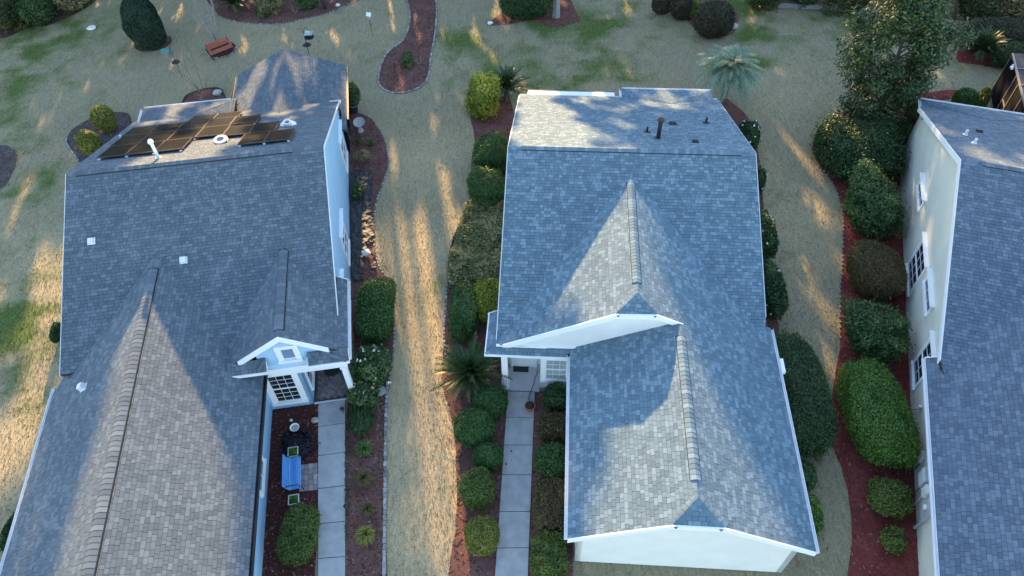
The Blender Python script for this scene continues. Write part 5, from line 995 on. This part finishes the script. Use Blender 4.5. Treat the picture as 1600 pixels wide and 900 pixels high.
# porch things
c = at(519, 578, .5); o = empty('side_table', (c.x, c.y, .08), 0, 'dark round wire table on the paved porch', 'table'); MB().lathe([(.34, .44), (.355, .455), (.34, .47), (.30, .465), (.005, .465)], n=22).build('table_top', M['black'], o)
for a in range(3): MB().tube([(.26 * math.cos(a * 2.09), .26 * math.sin(a * 2.09), .45), (.30 * math.cos(a * 2.09), .30 * math.sin(a * 2.09), 0)], .016, 6).build('leg', M['black'], o)
c = at(828, 640); o = empty('planter', (c.x, c.y, .05), 0, 'orange pot with a black lidded top standing on the walkway', 'pot'); MB().lathe([(.15, 0), (.20, .22), (.225, .25), (.225, .30), (.20, .30), (.19, .26)], n=18, cap=False).build('pot', M['terracotta'], o); MB().lathe([(.17, .27), (.17, .32), (.14, .38), (.09, .40), (.07, .44), (.02, .45)], n=9, cap=True).build('pot_cover', M['black_rubber'], o)
MB().box((.0, .0, .42), (.16, .05, .05), Matrix.Rotation(.5, 3, 'Z')).build('handle', M['black_rubber'], o)
P = [at(829, 628, .3), at(826, 622, .12), at(829, 612, .07), at(834, 600, .07), at(836, 590, .07), at(840, 582, .07), at(839, 578, .15)]; P = [Vector((q[0], q[1], z.z)) for q, z in zip(P, P)]
tag(MB().tube(P, .013, 6).build('power_cord', M['black_rubber']), 'dark cord running from the orange pot across the porch floor', 'cord')
c = at(814, 576, .07); o = tag(MB().box((0, 0, .012), (.66, .34, .022)).build('door_mat', M['black_rubber'], None, bevel=.006), 'black door mat in front of the storm door', 'door mat'); o.location = (c.x, c.y, .062); o.rotation_euler = (0, 0, R(-4.7))
c = at(792, 577, .1); o = empty('flower_pot', (c.x, c.y, .06), 0, 'small terracotta pot just behind the porch column of the middle house', 'pot'); MB().lathe([(.09, 0), (.13, .22), (.145, .23), (.145, .27), (.12, .27), (.115, .22), (.005, .22)], n=16).build('pot', M['terracotta'], o); rg = np.random.default_rng(3); n = 60; leaves('foliage', np.stack([rg.uniform(-.08, .08, n), rg.uniform(-.08, .08, n), .26 + rg.random(n) * .15], 1), np.tile([0, 0, 1.], (n, 1)), .07, .05, M['l_rust'], o, rg)
# side bed things
c = at(563, 205); o = empty('birdbath', c, 0, 'grey stone birdbath pedestal with a tilted bowl in the side bed', 'birdbath'); MB().lathe([(.20, 0), (.19, .08), (.12, .14), (.11, .36), (.19, .46)], n=14, cap=True).build('pedestal', M['stone'], o); b = MB().lathe([(.10, 0), (.25, .07), (.33, .15), (.34, .17), (.30, .16), (.18, .09), (.005, .07)], n=18).build('bowl', M['stone'], o); b.location = (.02, .12, .44); b.rotation_euler = (R(18), 0, 0)
c = at(553, 174); o = empty('planter', c, 0, 'black nursery pot holding the bush behind the left house', 'planter'); MB().lathe([(.24, 0), (.30, .50), (.32, .52), (.29, .53), (.27, .47), (.005, .46)], n=18).build('pot', M['black_rubber'], o); MB().lathe([(.315, .50), (.33, .53), (.30, .54)], n=18).build('rim', M['grey_metal'], o)
c = at(573, 399); o = empty('garden_ornament', (c.x, c.y, .02), .5, 'white resin ornament lying on the black weed sheet', 'ornament'); MB().box((0, 0, .13), (.30, .26, .16)).build('body', M['white_dirty'], o, bevel=.04); MB().add([(-.19, -.17, .20), (.19, -.17, .20), (.19, .17, .20), (-.19, .17, .20), (0, -.13, .32), (0, .13, .32)], [(0, 1, 4), (1, 2, 5, 4), (2, 3, 5), (3, 0, 4, 5), (0, 3, 2, 1)]).build('lid', M['white'], o)
# black weed barrier sheet, wrinkled
poly = [at(*p) for p in ((549, 268), (581, 268), (582, 290), (580, 320), (583, 345), (586, 372), (587, 400), (589, 440), (551, 440), (549, 350))]; xs = [p.x for p in poly]; ys = [p.y for p in poly]; nx_, ny_ = 44, 150
X, Y = np.meshgrid(np.linspace(min(xs), max(xs), nx_), np.linspace(min(ys), max(ys), ny_)); ridge = np.abs(fbm(X * 1.6 + .6 * Y, Y - X, .42, 3) - .5) * 2; ridge2 = np.abs(fbm(X - .5 * Y, Y * 1.3 + X, .2, 8) - .5) * 2
Z = .035 + .10 * (1 - ridge) ** 3 * .8 + .035 * (1 - ridge2) ** 2 + .02 * fbm(X, Y, .12, 5); ii = (np.arange(ny_ - 1)[:, None] * nx_ + np.arange(nx_ - 1)[None]).ravel(); F = np.stack([ii, ii + 1, ii + nx_ + 1, ii + nx_], 1); cxs = X.ravel()[F].mean(1); cys = Y.ravel()[F].mean(1)
hole = fbm(cxs, cys, .5, 17) - .5 > .30; lo = at(560, 440).y, at(560, 375).y; bare = (cys > lo[0]) & (cys < lo[1]) & (cxs > at(571, 400).x + .25 * (fbm(cxs, cys, .3, 4) - .5)) & (fbm(cxs, cys, .35, 19) > .44); F = F[inside(cxs, cys, poly) & ~hole & ~bare]
tag(link('weed_barrier', np_mesh('weed_barrier', np.stack([X, Y, Z], -1).reshape(-1, 3), F), M['plastic_sheet']), 'wrinkled black plastic weed sheet pinned over the side bed', 'plastic sheet')
# bird feeders and poles
c = at(285, 121); o = empty('bird_feeder', c, 0, 'bird feeder with teal roof and black baffle on a pole in the left yard', 'bird feeder'); MB().tube([(0, 0, 0), (0, 0, 2.25)], .016, 6).build('pole', M['black'], o); MB().lathe([(.03, 1.28), (.26, 1.12), (.265, 1.10), (.03, 1.24)], n=18).build('baffle', M['black'], o); MB().tube([(0, 0, 2.2), (-.15, 0, 2.3), (-.32, 0, 2.2)], .012, 5).build('hook', M['black'], o)
MB().box((-.32, 0, 1.72), (.34, .26, .36)).build('seed_box', M['tan_frame'], o); MB().add([(-.56, -.20, 1.92), (-.08, -.20, 1.92), (-.08, .20, 1.92), (-.56, .20, 1.92), (-.56, 0, 2.05), (-.08, 0, 2.05)], [(0, 1, 5, 4), (2, 3, 4, 5), (0, 4, 3), (1, 2, 5), (0, 3, 2, 1)]).build('feeder_roof', M['green_roof'], o); MB().box((-.32, 0, 1.53), (.44, .34, .03)).build('tray', M['timber'], o)
c = at(486, 96); o = empty('bird_feeder', c, 0, 'black bird feeder with a glass top on a hooked pole behind the sunroom roof', 'bird feeder'); MB().tube([(0, 0, 0), (0, 0, 2.0), (-.02, 0, 2.15)], .02, 6).build('pole', M['black'], o)
for sx in (-1, 1): MB().tube([(-.02, 0, 2.1), (sx * .12, 0, 2.32), (sx * .28, 0, 2.34), (sx * .36, 0, 2.2)], .014, 5).build('hook', M['black'], o)
MB().box((.28, 0, 1.86), (.40, .32, .26)).build('seed_box', M['black'], o); MB().add([(.02, -.24, 1.98), (.54, -.24, 1.98), (.54, .24, 1.98), (.02, .24, 1.98), (.14, -.1, 2.1), (.42, -.1, 2.1), (.42, .1, 2.1), (.14, .1, 2.1)], [(0, 1, 5, 4), (1, 2, 6, 5), (2, 3, 7, 6), (3, 0, 4, 7), (4, 5, 6, 7)]).build('glass_top', M['glass_blind'], o); MB().lathe([(.03, 1.35), (.26, 1.2), (.265, 1.18), (.03, 1.32)], n=18).build('baffle', M['black'], o); MB().lathe([(.30, 1.70), (.32, 1.72), (.30, 1.74), (.05, 1.73)], (.28, 0, 0), n=18).build('tray', M['black'], o)
c = at(582, 57); o = empty('bird_house', c, 0, 'small white roofed bird house on a thin pole in the far lawn', 'bird house'); MB().tube([(0, 0, 0), (0, 0, 1.35)], .014, 6).build('pole', M['black'], o); MB().box((0, 0, 1.42), (.16, .18, .26)).build('box', M['grey_metal'], o); b = MB().box((0, 0, 0), (.30, .34, .03)).build('bird_house_roof', M['white'], o); b.location = (0, 0, 1.58); b.rotation_euler = (R(14), R(14), 0)
c = at(618, 113); tag(MB().tube([(c.x, c.y, 0), (c.x - .02, c.y + .05, .75)], .022, 6).build('stake', M['black']), 'short dark stake standing in the curved bed', 'stake')
# timber edging along the wood
o = empty('timber_edging', (0, 0, 0), 0, 'low weathered timber edging along the wood at the far right', 'edging'); ln = [at(*p) for p in ((1209, 11), (1250, 13), (1290, 15), (1335, 19), (1380, 24))]
for a, b in zip(ln[:-1], ln[1:]): MB().bar(a + Vector((0, 0, .14)), b + (a - b) * .01 + Vector((0, 0, .14)), .16, .30).build('timber', M['timber'], o, bevel=.015)
# screened pool enclosure at the right edge
A, B, Cc, D_ = at(1547, 164, 0.0), at(1604, 260, 0.0), at(1583, 84, 2.75), at(1640, 84, 2.75)
ax = Vector((math.cos(R(-18)), math.sin(R(-18)), 0)); ay = Vector((-ax.y, ax.x, 0)); rear = at(1583, 84, 2.75); org = Vector((rear.x, rear.y, 0))
o = empty('screen_enclosure', org, R(-18), 'dark screened enclosure with bronze frame at the right edge', 'screen enclosure'); Wd, Dp, Ht = 5.5, 6.4, 2.75
MB().box((0, -Dp / 2, Ht / 2), (.02, Dp, Ht)).build('screen', M['screen'], o); MB().box((Wd / 2, -.0, Ht / 2), (Wd, .02, Ht)).build('screen', M['screen'], o); MB().add([(-.02, -Dp, Ht + .02), (Wd, -Dp, Ht + .9), (Wd, 0, Ht + .9), (-.02, 0, Ht + .02)], [(0, 1, 2, 3)]).build('screen_roof', M['screen_top'], o)
for y in (-.03, -2.1, -2.9, -4.2, -6.3): MB().box((-.03, y, Ht / 2), (.05, .06, Ht)).build('post', M['tan_frame'] if y < -1 else M['bronze'], o)
MB().box((-.03, -Dp / 2, Ht), (.08, Dp, .09)).build('beam', M['tan_frame'], o); MB().box((-.035, -2.5, 1.15), (.05, .80, .06)).build('rail', M['tan_frame'], o); MB().box((-.03, -Dp / 2, .08), (.05, Dp, .1)).build('rail', M['bronze'], o)
for y in (-1.6, -3.2, -4.8): MB().bar((-.02, y, Ht + .05), (Wd, y, Ht + .93), .05, .05).build('rafter', M['tan_frame'], o)
b = MB().box((-.16, -1.25, Ht - .1), (.16, .14, .12)).box((-.10, -1.1, Ht - .06), (.1, .1, .1)).box((-.16, -1.38, Ht - .12), (.12, .1, .1)).build('floodlight', M['white'], o, bevel=.02)

# the wood beyond the lawn: tall trees whose shade and light gaps fall over the yards
def woodland():
    d = Vector((math.sin(SUN_AZ), math.cos(SUN_AZ), 0)); n_ = Vector((math.cos(SUN_AZ), -math.sin(SUN_AZ), 0)); far = Vector((0, -900, 0)); protos = {}
    def kind(k, i):
        if (k, i) in protos:
            o = protos[(k, i)].copy(); COL.objects.link(o)
            for ch in protos[(k, i)].children: c2 = ch.copy(); COL.objects.link(c2); c2.parent = o
            return o
        lab = 'tall woodland tree beyond the far lawn'; g = 'tall trees of the wood'
        if k == 'low': o = leafy_tree('woodland_tree', lab, far, 9.0, 1.75, M['l_forest'], (.36, .22), 6200, 24, 300 + i, .16, group=g, low=.04, fill=.5)
        elif k == 'mid': o = leafy_tree('woodland_tree', lab, far, 15.0, 1.7, M['l_forest'], (.36, .22), 4300, 26, 320 + i, .18, group=g, low=.12, fill=.5)
        elif k == 'pine': o = leafy_tree('woodland_tree', lab, far, 20.5, 2.3, M['l_forest'], (.36, .22), 5200, 20, 340 + i, .24, group=g, low=.74, fill=.5)
        elif k == 'thin': o = leafy_tree('woodland_tree', lab, far, 19.5, 1.9, M['l_forest'], (.34, .20), 1900, 20, 350 + i, .20, group=g, low=.70, fill=.5)
        else: o = leafy_tree('woodland_tree', lab, far, 17.5, 1.1, M['l_forest'], (.34, .2), 900, 12, 360 + i, .30, group=g, low=.84, fill=.5)
        protos[(k, i)] = o; return o
    T = []
    for u in LOW: T.append((u, 'low', 61))
    for u in MID: T.append((u, 'mid', 64))
    for u in PINE: T.append((u, 'pine', 68))
    for u in PINE2: T.append((u, 'pine', 73.01))
    for u in (23.7, 25.0): T.append((u, 'pine', 62.01))
    T.append((2.0, 'pine', 63.01))
    for u in THIN: T.append((u, 'thin', 68))
    for u in TRUNK: T.append((u, 'trunk', 66.01))
    for j, (u, k, D) in enumerate(T):
        o = kind(k, j % 2); p = d * (D + (j * 37 % 11) * .25 - 1.2) + n_ * u; o.location = (p.x, p.y, 0); o.rotation_euler = (0, 0, j * 2.1); o.scale = (1.2,) * 3 if D == 73.01 else (.56,) * 3 if D == 62.01 else (.72,) * 3 if D == 63.01 else (1.2 + .35 * math.sin(j * 5.1),) * 2 + (1.2,) if D == 66.01 else (1,) * 3
LOW = [-37, -35, -33.2, -31.4, -29.6, -27.8, -26, -24.4, -22.9, -20.3, -18.8, -16.1, -14.4, -12.6, -10.8, -9, -7.2, -5.4, -3.9, -2.3, -.6, 1.9, 3.6, 5.4, 7.2, 9, 10.8, 12.6, 14.4, 16.2, 18, 19.8, 21.6, 23, 25.7, 27.5, 29.3, 31.1, 32.9, 34.7, 36.5, 38.3, 40]
MID = [-36, -32.5, -29, -26.5, -24, -21.5, -19.9, -16.0, -13.8, -10.7, -7.3, -5.2, -3.6, 3.0, 4.5, 8.8, 11.9, 15.2, 17.2, 19.2, 21.2, 26.4, 28.5, 31, 34, 37, 40]
PINE = [-35, -31.5, -28, -25, -22, -19.5, -16.8, -14.4, -5.6, -3.7, 2.3, 11.9, 14, 16.5, 19, 21.3, 27.2, 29, 32, 35, 38]
THIN = [-13.0, 9.6, 24.4]
PINE2 = [-1.9, .35, 13.0, 14.9, 16.8, 18.7, 20.4, 28, 30.5, 33.5]
TRUNK = [-2.45, -1.62, -.95, .12, .78]
woodland()
